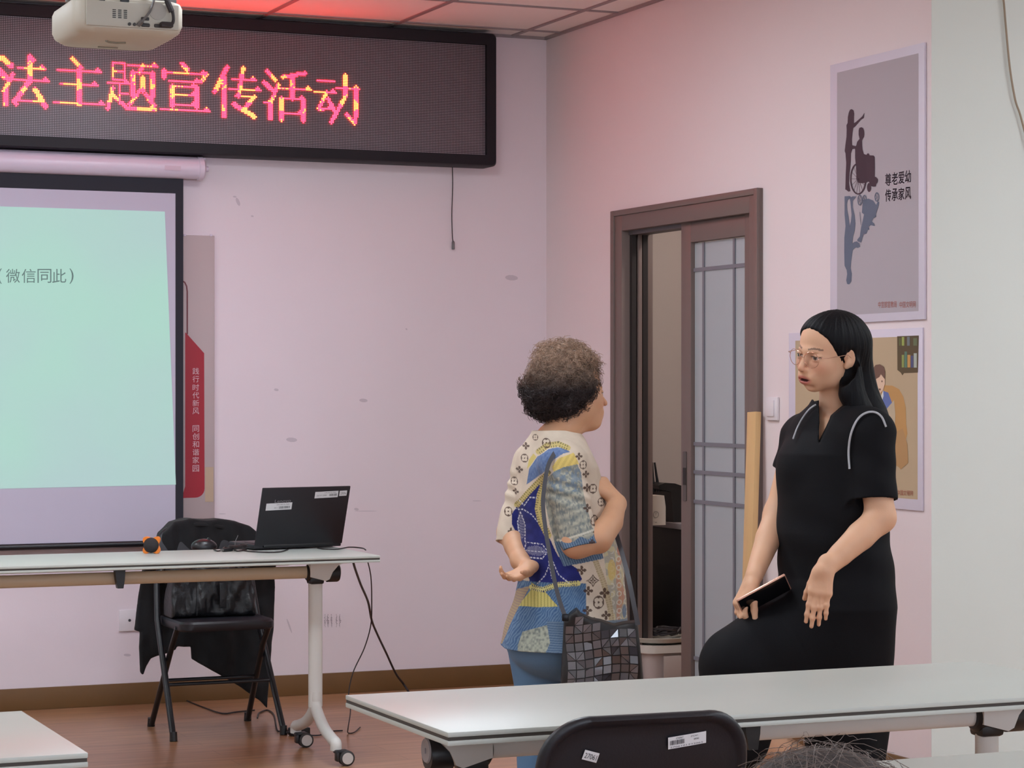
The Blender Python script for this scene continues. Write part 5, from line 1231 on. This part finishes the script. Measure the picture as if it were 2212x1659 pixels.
        put(slv, sleeve); put(slv & (n3 > .62), (92, 104, 112), .55); put(slv & (py < 1055) & (vnoise(V, 110, 9) > .5), (106, 124, 142), .7)
        cuff = slv & (py > 1160-(px-1200)*.16+4*np.sin(px*.2)); put(cuff, mixc((70, 92, 120), (108, 128, 148), (np.sin(px*1.2-py*.5) > 0).astype(float))); 
        d, _ = dline([(1202, 1160), (1235, 1148), (1280, 1134)]); put(slv & (d < 2), (196, 192, 178))
        # brown monogram print on the cream parts
        br = (72, 50, 42)
        def petal(x, y, r):
            q, w_ = (px-x)/r, (py-y)/r; rr = np.hypot(q, w_); th = np.arctan2(w_, q); put((rr < np.abs(np.cos(2*th))**.8*1.0+.12) & (rr > .13), br, .92)
        def diam(x, y, r):
            q, w_ = np.abs(px-x)/r, np.abs(py-y)/r; d = q**.7+w_**.7; put((d < 1.0) & (d > .80), br, .92); th = np.arctan2(py-y, px-x); rr = np.hypot(q, w_); put((rr < .42*np.abs(np.cos(2*th))) & (rr > .08), br, .9)
        def circ(x, y, r):
            rr = np.hypot((px-x)/r, (py-y)/(r*1.15)); th = np.arctan2(py-y, px-x); put((rr < 1) & (rr > .55+.3*np.abs(np.sin(2*th))), br, .92); put(rr < .18, br, .9)
        for x, y, r in ((1253, 1223, 9), (1267, 1266, 9), (1302, 1272, 10), (1265, 1307, 9), (1305, 1319, 9), (1279, 1331, 9), (1122, 1014, 7), (1114, 1062, 6), (1264, 1048, 8), (1264, 1090, 8), (1247, 982, 7), (1104, 1149, 7), (1136, 963, 7), (1273, 1160, 6), (1262, 1020, 7)): petal(x, y, r)
        for x, y, r in ((1277, 1245, 15), (1101, 1168, 11), (1284, 1140, 11)): diam(x, y, r)
        for x, y, r in ((1289, 1291, 12), (1133, 989, 8), (1111, 1041, 8), (1098, 1107, 9), (1179, 955, 9), (1278, 1052, 9), (1296, 1081, 8), (1279, 1117, 9), (1256, 1000, 8), (1156, 944, 6)): circ(x, y, r)
        return np.clip(c, 0, 1)
    np_mesh('blouse', V, Q, mat_vcol('patchwork_blouse', .8, bump=.25, bscale=420, sheen=.05, spec=.2), W.t, paint, 1)
    # curly hair: a soft mass and many loose curls
    H = SDF(); P0 = W(1209, 832, .0)
    H.ell(T(0, -.022, .038), (.083, .10, .088), Rh, .02)
    bl = [(1209, 795, 0, .078), (1172, 812, -.02, .052), (1190, 850, -.045, .066), (1235, 790, -.01, .062), (1262, 790, .02, .045), (1268, 825, -.04, .034), (1245, 845, -.06, .048), (1160, 858, .0, .046), (1175, 880, -.02, .046), (1205, 884, -.045, .042), (1235, 872, -.062, .036), (1150, 835, .02, .038), (1195, 775, .02, .05), (1225, 768, .03, .048), (1200, 870, .05, .05), (1262, 858, -.062, .022)]
    for px, py, d, r in bl: H.ell(W(px, py, d), (r, r, r*.95), None, .02)
    H.ell(T(0, .125, -.03), (.075, .062, .095), Rh, .010, '-')
    V, Q = H.mesh(.0042)
    nn = V-P0; nn /= np.linalg.norm(nn, axis=1)[:, None]; V = V+nn*(vnoise(V, 38)*.020+vnoise(V, 85, 2)*.010-.021)[:, None]
    def hcol(V):  # paler crown: light from behind put into the hair colour
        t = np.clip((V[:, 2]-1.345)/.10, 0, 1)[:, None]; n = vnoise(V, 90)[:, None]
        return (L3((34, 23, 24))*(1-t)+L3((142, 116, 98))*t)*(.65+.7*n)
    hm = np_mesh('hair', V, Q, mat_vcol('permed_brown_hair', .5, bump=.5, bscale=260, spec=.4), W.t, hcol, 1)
    R = random.Random(11); idx = np.random.RandomState(4).permutation(len(V)); vs = []; fs = []; cc = []; cnt = 0
    def strand(pts, r):
        b0 = len(vs); n = len(pts)
        for i, p in enumerate(pts):
            tn = pts[min(i+1, n-1)]-pts[max(i-1, 0)]; tn = tn/max(np.linalg.norm(tn), 1e-9); u = np.cross(tn, [.3, .5, .8]); u /= max(np.linalg.norm(u), 1e-9); w_ = np.cross(tn, u)
            for q in range(3): vs.append(p+(u*math.cos(q*2.094)+w_*math.sin(q*2.094))*r*(1-.6*i/n))
        for i in range(n-1):
            for q in range(3): fs.append((b0+i*3+q, b0+i*3+(q+1) % 3, b0+i*3+3+(q+1) % 3, b0+i*3+3+q))
    for i in idx[:3400]:
        p = V[i]; nv = nn[i]; 
        if (Rh.T @ (p-c0))[1] > .075 and p[2] < 1.39: continue
        tz = np.cross(nv, [0, 0, 1.0]); tz /= max(np.linalg.norm(tz), 1e-6); ty = np.cross(nv, tz); a0 = R.uniform(0, 6.28); t1 = tz*math.cos(a0)+ty*math.sin(a0); t2 = np.cross(nv, t1)
        rad = R.uniform(.005, .013); L = R.uniform(.5, 1.5); rise = R.uniform(-.001, .006)+(.005 if p[2] > 1.42 else 0)
        strand([p+nv*(.001+rise*k/9)+t1*(rad*math.sin(L*k*.55))+nv*(rad*.7*(1-math.cos(L*k*.55)))*.6+t2*(.0022*k) for k in range(10)], R.uniform(.0006, .0014))
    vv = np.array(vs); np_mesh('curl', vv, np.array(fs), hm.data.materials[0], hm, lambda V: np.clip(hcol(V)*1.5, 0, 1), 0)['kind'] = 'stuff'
    # shoulder bag made of small angular tiles, worn on two straps
    d0 = -.27; bp0 = W(1300, 1480, d0); wl = Vector(W.t.matrix_basis @ Vector(bp0))
    G = thing('handbag', 'dark grey handbag of glossy triangular tiles on the elderly woman\'s shoulder', 'handbag', tuple(wl), -YAW)
    rel = lambda p: p-bp0
    outl = [(1219, 1345), (1232, 1328), (1247, 1316), (1256, 1328), (1280, 1338), (1300, 1342), (1328, 1352), (1352, 1347), (1378, 1345), (1384, 1400), (1390, 1475), (1392, 1520), (1380, 1545), (1300, 1552), (1225, 1545), (1212, 1480), (1216, 1400)]
    Z = lambda px: d0+.10*((px-1300)/90)**2*.35+.012*math.sin(px*.06)
    pts2 = [tuple(rel(W(px, py, d0)))[0::2] for px, py in outl]; x0p = rel(W(1300, 1400, d0))[0]
    cv = lambda x, z: .22*(x-x0p)**2*8*.5+.004*np.sin(x*45)+.006*np.sin(z*28+x*20)
    Sb = SDF(); Sb.yr = (-.12, .16); Sb.slab(pts2, lambda x, z: cv(x, z)+.045, .045, .006, '+', .012); V, Q = Sb.mesh(.004)
    np_mesh('bag_body', V, Q, mat('bag_backing', (22, 20, 23), .5), G, None, 1)
    tl = [MB(), MB(), MB()]; R = random.Random(8); st = .0262
    def ok(x, z):
        r = False; j = len(pts2)-1
        for i in range(len(pts2)):
            if (pts2[i][1] > z) != (pts2[j][1] > z) and x < (pts2[j][0]-pts2[i][0])*(z-pts2[i][1])/(pts2[j][1]-pts2[i][1])+pts2[i][0]: r = not r
            j = i
        return r
    sw_ = lambda x, z: (x+.004*math.sin(z*30), z+.010*math.sin(x*18+.5)+.02*max(0, x-.01))
    for i in range(-6, 7):
        for j in range(-8, 12):
            q = [(i*st, j*st), ((i+1)*st, j*st), ((i+1)*st, (j+1)*st), (i*st, (j+1)*st)]; kind = (i*7+j*3+(i*j) % 3) % 4
            T3 = [(0, 1, 2), (0, 2, 3)] if kind == 0 else [(0, 1, 3), (1, 2, 3)] if kind == 1 else [(0, 1, 2, 3)]
            if kind == 3: h_ = ((q[0][0]+q[3][0])/2, (q[0][1]+q[3][1])/2)
            for t_ in T3:
                P2 = [sw_(*q[k_]) for k_ in t_]; cx = sum(p[0] for p in P2)/len(P2); cz = sum(p[1] for p in P2)/len(P2)
                if not ok(cx, cz) or not all(ok(cx+(p[0]-cx)*.75, cz+(p[1]-cz)*.75) for p in P2): continue
                tx, tz = R.gauss(0, .11), R.gauss(0, .11); pl = []
                for (x, z) in P2:
                    x = cx+(x-cx)*.87; z = cz+(z-cz)*.87; pl.append(Vector((x, float(cv(x, z))-.0030+tx*(x-cx)+tz*(z-cz), z)))
                mb = tl[R.choice((0, 0, 1, 2))]; bk_ = [p+Vector((0, .0022, 0)) for p in pl]; n = len(pl)
                mb.raw(pl+bk_, [tuple(range(n))]+[(a_, (a_+1) % n, n+(a_+1) % n, n+a_) for a_ in range(n)])
    for mb, col in zip(tl, ((84, 82, 88), (70, 68, 74), (100, 97, 104))): o = mb.build('tile', mat('glossy_bag_tile', col, .10, spec=.8, coat=.8), G, local=True, ang=20); o['kind'] = 'stuff'
    mb = MB(); strapm = mat('dark_grey_strap', (66, 66, 72), .55)
    def strap(pts, w_, nm='strap'):
        P = spline([rel(W(*p)) for p in pts], 6); mb = MB(); n = len(P); rows = []
        for i, p in enumerate(P):
            tn = (P[min(i+1, n-1)]-P[max(i-1, 0)]).normalized(); u = tn.cross(Vector((0, -1, 0))).normalized()*w_/2; o = Vector((0, -.0025, 0))
            rows.append([mb.bm.verts.new(p+u), mb.bm.verts.new(p+u+o), mb.bm.verts.new(p-u+o), mb.bm.verts.new(p-u)])
        for r0, r1 in zip(rows[:-1], rows[1:]):
            for k_ in range(4): mb.bm.faces.new((r0[k_], r0[(k_+1) % 4], r1[(k_+1) % 4], r1[k_]))
        mb.bm.faces.new(rows[0][::-1]); mb.bm.faces.new(rows[-1]); mb.build(nm, strapm, G, local=True, ang=50)
    strap([(1229, 966, -.10), (1208, 968, -.155), (1194, 985, -.205), (1183, 1010, -.215), (1176, 1050, -.22), (1173, 1090, -.225), (1178, 1140, -.24), (1186, 1190, -.255), (1197, 1250, -.265), (1208, 1295, -.275), (1222, 1335, -.285)], .0125)
    strap([(1330, 1150, -.10), (1345, 1200, -.17), (1358, 1250, -.23), (1368, 1300, -.26), (1378, 1350, -.265)], .014)
    strap([(1229, 966, -.10), (1240, 990, .0), (1255, 1050, .06)], .0125)
    p = rel(W(1221, 1334, -.29)); MB().box(tuple(p), (.02, .008, .022), .003).build('buckle', mat('black_buckle', (30, 30, 34), .3, metal=.6), G, local=True)
    # shoes
    S2 = SDF()
    for sx in (1, -1):
        o = RS*.075*sx; b_ = v3(X(1210+25*sx), 0, .035)+o; S2.chain([b_-FT*.02, b_+FT*.13], [.042, .036], .01)
    V, Q = S2.mesh(.005); V[:, 2] = np.maximum(V[:, 2], 0); np_mesh('shoe', V, Q, M['black_plastic'], W.t, None, 1)
old_woman()
# ------------------------------------------------------------------ things on and under the desk
ZT = TH+.0002
def laptop():
    bl = onZ(549, 1187, ZT+.004); br = onZ(738, 1180, ZT+.004); h = (br-bl); h.z = 0; wd = h.length; h.normalize(); n = Vector((h.y, -h.x, 0))
    t = thing('laptop', 'open black laptop seen from behind, paper labels on its lid, on the desk', 'laptop', ((bl.x+br.x)/2, (bl.y+br.y)/2, ZT))
    O = (bl+br)/2; up = (Vector((0, 0, 1))*math.cos(math.radians(19))+n*math.sin(math.radians(19)))
    Rb = Matrix((h, -n, Vector((0, 0, 1)))).transposed(); nb = -h.cross(up).normalized(); 
    if nb.dot(n) < 0: nb = -nb
    Rl = Matrix((h, up, h.cross(up))).transposed()
    MB().box(O-n*.122+Vector((0, 0, .009)), (wd, .236, .017), .004, Rb).build('base', M['laptop'], t)
    MB().box(O-n*.10+Vector((0, 0, .0185)), (wd*.86, .10, .0015), .0005, Rb).build('keyboard', M['black_plastic'], t)
    c = O+Vector((0, 0, .010))+up*.118
    lid = MB().box(c, (wd, .232, .007), .003, Rl).build('lid', M['laptop'], t)
    MB().box(c-nb*.0034, (wd*.9, .20, .0012), 0, Rl).build('screen', mat('laptop_screen', (20, 22, 26), .2), t)
    MB().box(O+Vector((0, 0, .012)), (wd*.8, .012, .012), .003, Rb).build('hinge', M['black_plastic'], t)
    def lp(u, v, o=.0038): return O+Vector((0, 0, .010))+up*(.232*(1-v)+.002)+h*(u-.5)*wd+nb*o
    U = lambda px: (px-568)/190.; 
    def lab(u0, u1, v0, v1, rows, sl=0):
        mb = MB(); mb.raw([lp(u0, v1), lp(u1, v1-sl), lp(u1, v0-sl), lp(u0, v0)], [(0, 1, 2, 3)]); mb.build('label_sticker', M['label'], lid)
        mb = MB()
        for kind, a, b_, c_, d_, tx in rows:
            q = lambda p, r: lp(u0+(u1-u0)*p, v0+(v1-v0)*r-sl*p, .0042)
            if kind == 't': text_fit(mb, tx, [q(a, d_), q(b_, d_), q(b_, c_), q(a, c_)])
            else:
                x = a; R = random.Random(2)
                while x < b_: w_ = R.choice((.008, .016)); mb.raw([q(x, d_), q(x+w_, d_), q(x+w_, c_), q(x, c_)], [(0, 1, 2, 3)]); x += w_+.012
        mb.build('print', M['ink'], lid)
    lab(.065, .355, .265, .385, [('b', .5, .93, .48, .82, ''), ('t', .32, .44, .6, .75, '2013'), ('t', .4, .9, .15, .3, 'CN-0X12-7445')], .012)
    lab(.60, .865, .085, .195, [('b', .62, .93, .4, .78, ''), ('t', .08, .5, .5, .72, 'ZCYT 2709'), ('t', .4, .9, .14, .28, 'CN-0X14-7446')], .012)
    lab(.88, .965, .075, .165, [('t', .15, .85, .3, .75, '27076')], .004)
    mb = MB(); text_fit(mb, 'Lenovo', [lp(.155, .255, .004), lp(.335, .248, .004), lp(.335, .195, .004), lp(.155, .202, .004)]); mb.build('logo', mat('silver_lettering', (138, 134, 140), .35, metal=.5), lid)
laptop()
# mouse
p = onZ(443, 1187, ZT)
t = thing('mouse', 'black computer mouse lying on the desk left of the laptop', 'mouse', (p.x, p.y+.03, ZT))
Sm = SDF(); Sm.ell(v3(0, 0, .010), (.045, .030, .027), None, .01); Sm.ell(v3(.012, 0, .008), (.040, .031, .020), None, .02); Sm.add(lambda P: P[..., 2], [-.1, -.1, -.05], [.1, .1, 0.0], .001, '-')
V, Q = Sm.mesh(.0022); V[:, 2] = np.maximum(V[:, 2], 0); np_mesh('shell', V, Q, mat('glossy_mouse_shell', (30, 29, 33), .3, spec=.5), t, None, 1)
MB().cyl((.022, -.006, .036), (.022, .006, .036), .006).build('wheel', M['black_plastic'], t, local=True)
MB().tube([(.0, -.001, .0385), (.03, -.001, .0345), (.05, 0, .018)], .0008, 5).build('button_seam', M['grey_metal'], t, local=True)
# orange speaker
p = onZ(329, 1196, ZT)
t = thing('mini_speaker', 'small orange cross-shaped speaker with a round black front on the desk', 'speaker', (p.x, p.y+.012, ZT), -YAW)
mb = MB()
prof = []
for i in range(48):
    a = 2*math.pi*i/48; r = .0315+.0075*math.cos(4*(a-math.pi/4)); prof.append((r*math.cos(a), .0335+r*math.sin(a)))
zmin = min(b for a, b in prof); prof = [(a, b-zmin) for a, b in prof]
mb.prism(prof, lambda a, b, c: Vector((a, c, b)), -.010, .022); mb.build('orange_body', M['orange'], t, local=True, ang=50)
MB().lathe([(.0, -.026), (.012, -.025), (.021, -.021), (.0275, -.013), (.028, -.008)], (0, 0, .0335-zmin), 'Y', 36).build('speaker_mesh', M['mesh_black'], t, local=True, ang=60)
# cables and small dongles on the desk
zc_ = ZT+.0035
def cable(pts, r, name, lab, parts=None, z=None):
    P = [onZ(px, py, z if z is not None else zc_) if not isinstance(px, Vector) else px for px, py in pts]
    return solo(MB().tube(spline(P, 6), r, 8), name, M['cable'], lab, 'cable')
cable([(462, 1187), (470, 1190), (478, 1188), (486, 1182), (500, 1184), (512, 1190), (526, 1189), (540, 1191), (575, 1193), (605, 1192), (622, 1187)], .0026, 'desk_cable', 'thin black cable curling along the desk edge in front of the laptop')
cable([(686, 1184), (700, 1186), (730, 1186), (755, 1182), (782, 1184), (790, 1188)], .0024, 'desk_cable', 'thin black cable leaving the right side of the laptop')
p = onZ(491, 1188, ZT+.006); d = nrm(.8, .5, 0)
t = thing('usb_receiver', 'small black dongle lying beside the mouse on the desk', 'dongle', (p.x, p.y, ZT), .5)
MB().box((0, 0, .007), (.045, .016, .013), .003).build('body', M['black_plastic'], t, local=True); MB().box((-.026, 0, .007), (.008, .012, .006), .001).build('plug', M['grey_metal'], t, local=True)
t = thing('cable_coil', 'small black coil of cable with an upright end next to the laptop', 'cable', tuple(onZ(514, 1190, ZT)))
R = random.Random(6); pts = [Vector((.034*math.cos(i*.8)*R.uniform(.7, 1.1), .020*math.sin(i*.8)*R.uniform(.7, 1.1), .005+.0007*i)) for i in range(26)]
MB().tube(spline(pts, 3), .0028, 6).build('coil', M['cable'], t, local=True)
MB().tube(spline([(-.012, 0, .016), (-.01, 0, .035), (-.004, 0, .048), (.0, 0, .058)], 4), .0012, 6).build('wire_end', M['grey_metal'], t, local=True)
def W3(px, py, Y): return onY(px, py, Y)
solo(MB().tube(spline([W3(762, 1207, 8.30), W3(766, 1225, 8.40), W3(779, 1262, 8.7), W3(795, 1300, 9.0), W3(803, 1340, 9.25), W3(815, 1370, 9.4), W3(834, 1410, 9.6), W3(855, 1455, 9.72), W3(872, 1478, 9.78), W3(886, 1500, 9.72)], 8), .0048, 8), 'power_cable', M['cable'], 'thick dark cable falling from the desk end to the skirting board', 'cable')
solo(MB().tube(spline([W3(793, 1207, 8.35), W3(801, 1245, 8.5), W3(803, 1300, 8.7), W3(801, 1350, 8.8), W3(787, 1400, 8.85), W3(763, 1452, 8.85), W3(753, 1500, 8.82), W3(757, 1535, 8.72), W3(752, 1572, 8.6), onZ(752, 1583, .004), onZ(765, 1582, .004), onZ(778, 1571, .006)], 8), .0024, 8), 'power_cable', M['cable'], 'thin dark cable hanging from the desk end down to the floor', 'cable')
cable([(366, 1438+52), (380, 1500), (400, 1512), (440, 1528), (480, 1541), (510, 1538), (550, 1534)], .0032, 'floor_cable', 'dark cable lying on the floor between the legs of the draped chair', z=.004)
cable([(556, 1551), (560, 1540), (578, 1534), (592, 1545), (598, 1575), (606, 1580), (622, 1578), (638, 1582)], .0032, 'floor_cable', 'dark cable looping on the floor from the chair to the power adapter', z=.004)
cable([(660, 1588), (690, 1588), (715, 1580), (740, 1578)], .0028, 'floor_cable', 'dark cable on the floor to the right of the power adapter', z=.004)
a = onZ(635, 1592, 0); b = onZ(664, 1588, 0)
t = thing('power_adapter', 'black laptop power adapter on the floor by the desk caster', 'power adapter', ((a.x+b.x)/2, (a.y+b.y)/2+.02, 0), .15)
MB().box((0, 0, .016), (.075, .05, .031), .005).build('body', M['black_plastic'], t, local=True); MB().cyl((-.055, 0, .016), (-.036, 0, .016), .004, .009, 12).build('strain_relief', M['black_plastic'], t, local=True)

# ------------------------------------------------------------------ jacket over the chair back, leather bag on the seat
def jacket():
    YJ = 9.225
    out = [(331, 1200), (343, 1150), (368, 1126), (400, 1118), (440, 1122), (465, 1119), (500, 1124), (530, 1134), (551, 1152), (562, 1185), (590, 1214), (597, 1270), (597, 1350), (589, 1420), (585, 1480), (581, 1532), (565, 1515), (520, 1484), (470, 1455), (419, 1426), (417, 1399), (386, 1398), (384, 1405), (368, 1412), (345, 1418), (330, 1425), (320, 1440), (311, 1460), (305, 1453), (303, 1400), (305, 1366), (293, 1362), (303, 1300), (308, 1230)]
    P = [onY(px, py, YJ) for px, py in out]; org = Vector((sum(p.x for p in P)/len(P), YJ, min(p.z for p in P)))
    t = thing('jacket', 'black jacket draped over the back of the chair behind the desk', 'jacket', tuple(org))
    poly = [(p.x-org.x, p.z-org.z) for p in P]
    zb = .60-org.z
    yc = lambda x, z: .030*np.clip((zb-z)/.10, 0, 1)-.022*np.clip((z-zb)/.06, 0, 1)+.008*np.sin(x*38+np.sin(z*9)*1.5)*np.clip((zb+.1-z)/.3, 0, 1)+.006*np.sin(x*70+z*12)
    half = lambda x, z: .012+.036*np.clip((z-zb)/.05, 0, 1)
    Sj = SDF(); Sj.yr = (-.12, .12); Sj.slab(poly, yc, half, .006, '+', .010)
    V, Q = Sj.mesh(.0048); V = V+np.stack([0*V[:, 0], (vnoise(V, 22)-.5)*.014, (vnoise(V, 30, 4)-.5)*.004], 1)
    np_mesh('cloth', V, Q, M['jacket'], t, None, 1)
    MB().tube(spline([(-.10, -.055, zb+.19), (-.04, -.066, zb+.205), (.03, -.068, zb+.20), (.10, -.058, zb+.185)], 6), .008, 8, flat=((0, 1, 0), .5)).build('collar', mat('jacket_collar', (13, 13, 16), .8), t, local=True)
jacket()
def seat_bag():
    a = onY(362, 1334, 8.93); b = onY(560, 1334, 8.93); w_ = (b.x-a.x)/2-.012
    t = thing('leather_bag', 'crumpled black leather bag standing on the seat of the draped chair', 'bag', ((a.x+b.x)/2, 8.99, .4545))
    Sb = SDF(); Sb.yr = (-.14, .14)
    Sb.slab([(-w_, .0), (-w_*.97, .10), (-w_*.86, .19), (-w_*.4, .205), (w_*.5, .20), (w_*.9, .17), (w_, .09), (w_*.98, 0)], 0, lambda x, z: .075-.09*np.maximum(z-.03, 0)*1.6, .006, '+', .022)
    V, Q = Sb.mesh(.0034)
    n = (vnoise(V*np.array([1, .4, .6]), 34)-.5)*.020+(vnoise(V*np.array([1, .5, .5]), 75, 2)-.5)*.008+.004*np.sin(V[:, 0]*60+V[:, 2]*35); V[:, 1] += np.where(V[:, 1] < 0, n, -n); V[:, 2] = np.maximum(V[:, 2], 0)
    np_mesh('bag_body', V, Q, M['leather'], t, None, 1)
    MB().tube(spline([(-.09, -.05, .17), (-.08, -.055, .225), (-.02, -.06, .25), (.05, -.058, .245), (.09, -.05, .21), (.10, -.048, .165)], 6), .005, 8).build('handle', M['leather'], t, local=True)
    MB().box((.03, -.086, .085), (.028, .006, .10), .002).box((-.075, -.084, .09), (.004, .004, .16)).build('seam_tab', M['leather'], t, local=True)
seat_bag()

# ------------------------------------------------------------------ listener in the front, only the crown of the head in view
def listener():
    zc = 1.78; p = at(1762, 1642, zc)
    t = thing('person', 'dark hair at the bottom edge, crown of a seated listener\'s head', 'person', (p.x, p.y, 0), -YAW)
    top = p.z; hc = v3(0, .0, top-.118); Rh = frame(nrm(-.25, 1, -.05)); B = SDF(); T = head(B, hc, Rh, .96)
    B.chain([T(0, -.02, -.05), T(0, -.04, -.15)], [.05, .055], .03)
    s0 = T(0, -.04, -.19); B.stack([(.52, 0, -.03, .15, .11, 0), (.66, 0, -.03, .14, .10, 0), (s0[2]-.06, 0, s0[1], .16, .09, 0), (s0[2], 0, s0[1], .09, .06, 0)], .04)
    for sx in (1, -1):
        sh = v3(sx*.16, s0[1], s0[2]-.045); B.chain([v3(0, s0[1], s0[2]-.04), sh], [.06, .05], .03); el = sh+v3(sx*.03, .05, -.24); B.chain([sh, el, el+v3(-sx*.05, .2, .01)], [.046, .038, .028], .02)
        hand(B, el+v3(-sx*.05, .21, .01), nrm(-sx*.3, 1, -.1), v3(0, 0, 1), .16, side=-sx)
        B.chain([v3(sx*.08, -.03, .56), v3(sx*.11, .36, .555), v3(sx*.11, .38, .08)], [.085, .058, .036], .03); B.chain([v3(sx*.11, .37, .05), v3(sx*.12, .50, .03)], [.035, .024], .01)
    V, Q = B.mesh(.0045); V[:, 2] = np.maximum(V[:, 2], 0); np_mesh('body', V, Q, SKIN, t, skin_col((206, 160, 128), [(hc, Rh, .96, 0)]), 2)
    D = SDF(); D.stack([(.49, 0, -.03, .17, .13, 0), (.66, 0, -.03, .155, .115, 0), (s0[2]-.06, 0, s0[1], .175, .105, 0), (s0[2]+.005, 0, s0[1], .085, .07, 0)], .04)
    for sx in (1, -1):
        sh = v3(sx*.16, s0[1], s0[2]-.045); D.chain([v3(0, s0[1], s0[2]-.04), sh], [.068, .058], .03); capcone(D, sh, sh+v3(sx*.02, .035, -.17), .058, .056, .02, .03, .01)
        D.chain([v3(sx*.08, -.03, .56), v3(sx*.11, .36, .555), v3(sx*.11, .38, .10)], [.098, .072, .055], .03)
    V, Q = D.mesh(.006); np_mesh('clothes', V, Q, mat('dark_grey_clothes', (56, 56, 64), .8), t, None, 1)
    H = SDF(); H.ell(T(0, -.022, .038), (.083, .102, .092), Rh, .02); H.ell(T(0, -.07, -.04), (.07, .05, .07), Rh, .03); H.ell(T(0, .125, -.03), (.085, .07, .10), Rh, .01, '-')
    V, Q = H.mesh(.004); hm = mat('dark_brown_fine_hair', (44, 36, 35), .6, bump=.4, bscale=300, stretch=(1, 1, .2)); ho = np_mesh('hair', V, Q, hm, t, None, 1)
    R = random.Random(9); mb = MB(); c = T(0, -.022, .038); sel = [v for v in V if v[2] > top-.035]
    for i in range(420):
        v = sel[R.randrange(len(sel))]; n = nrm(*(v-c)); tg = nrm(*np.cross(n, nrm(R.gauss(0, 1), R.gauss(0, 1), R.gauss(0, .3)))); h_ = R.uniform(.001, .007) if i % 5 else R.uniform(.006, .016); L = R.uniform(.02, .075)
        q = [Vector(v-n*.002+tg*L*k/6+n*(h_*math.sin(k/6*math.pi*R.uniform(.5, .9)))-n*(.5*(L*k/6)**2/.09)) for k in range(7)]
        mb.tube([tuple(x) for x in q], R.uniform(.00012, .00028), 4, False)
    o = mb.build('stray_hair', mat('brown_stray_hair', (98, 84, 78), .5), ho, local=True); o['kind'] = 'stuff'
    c3 = copy_tree(ch2); c3.location = (p.x-.01, p.y-.02, 0); c3.rotation_euler = (0, 0, -YAW); c3['label'] = 'black folding chair under the listener at the bottom edge'
listener()
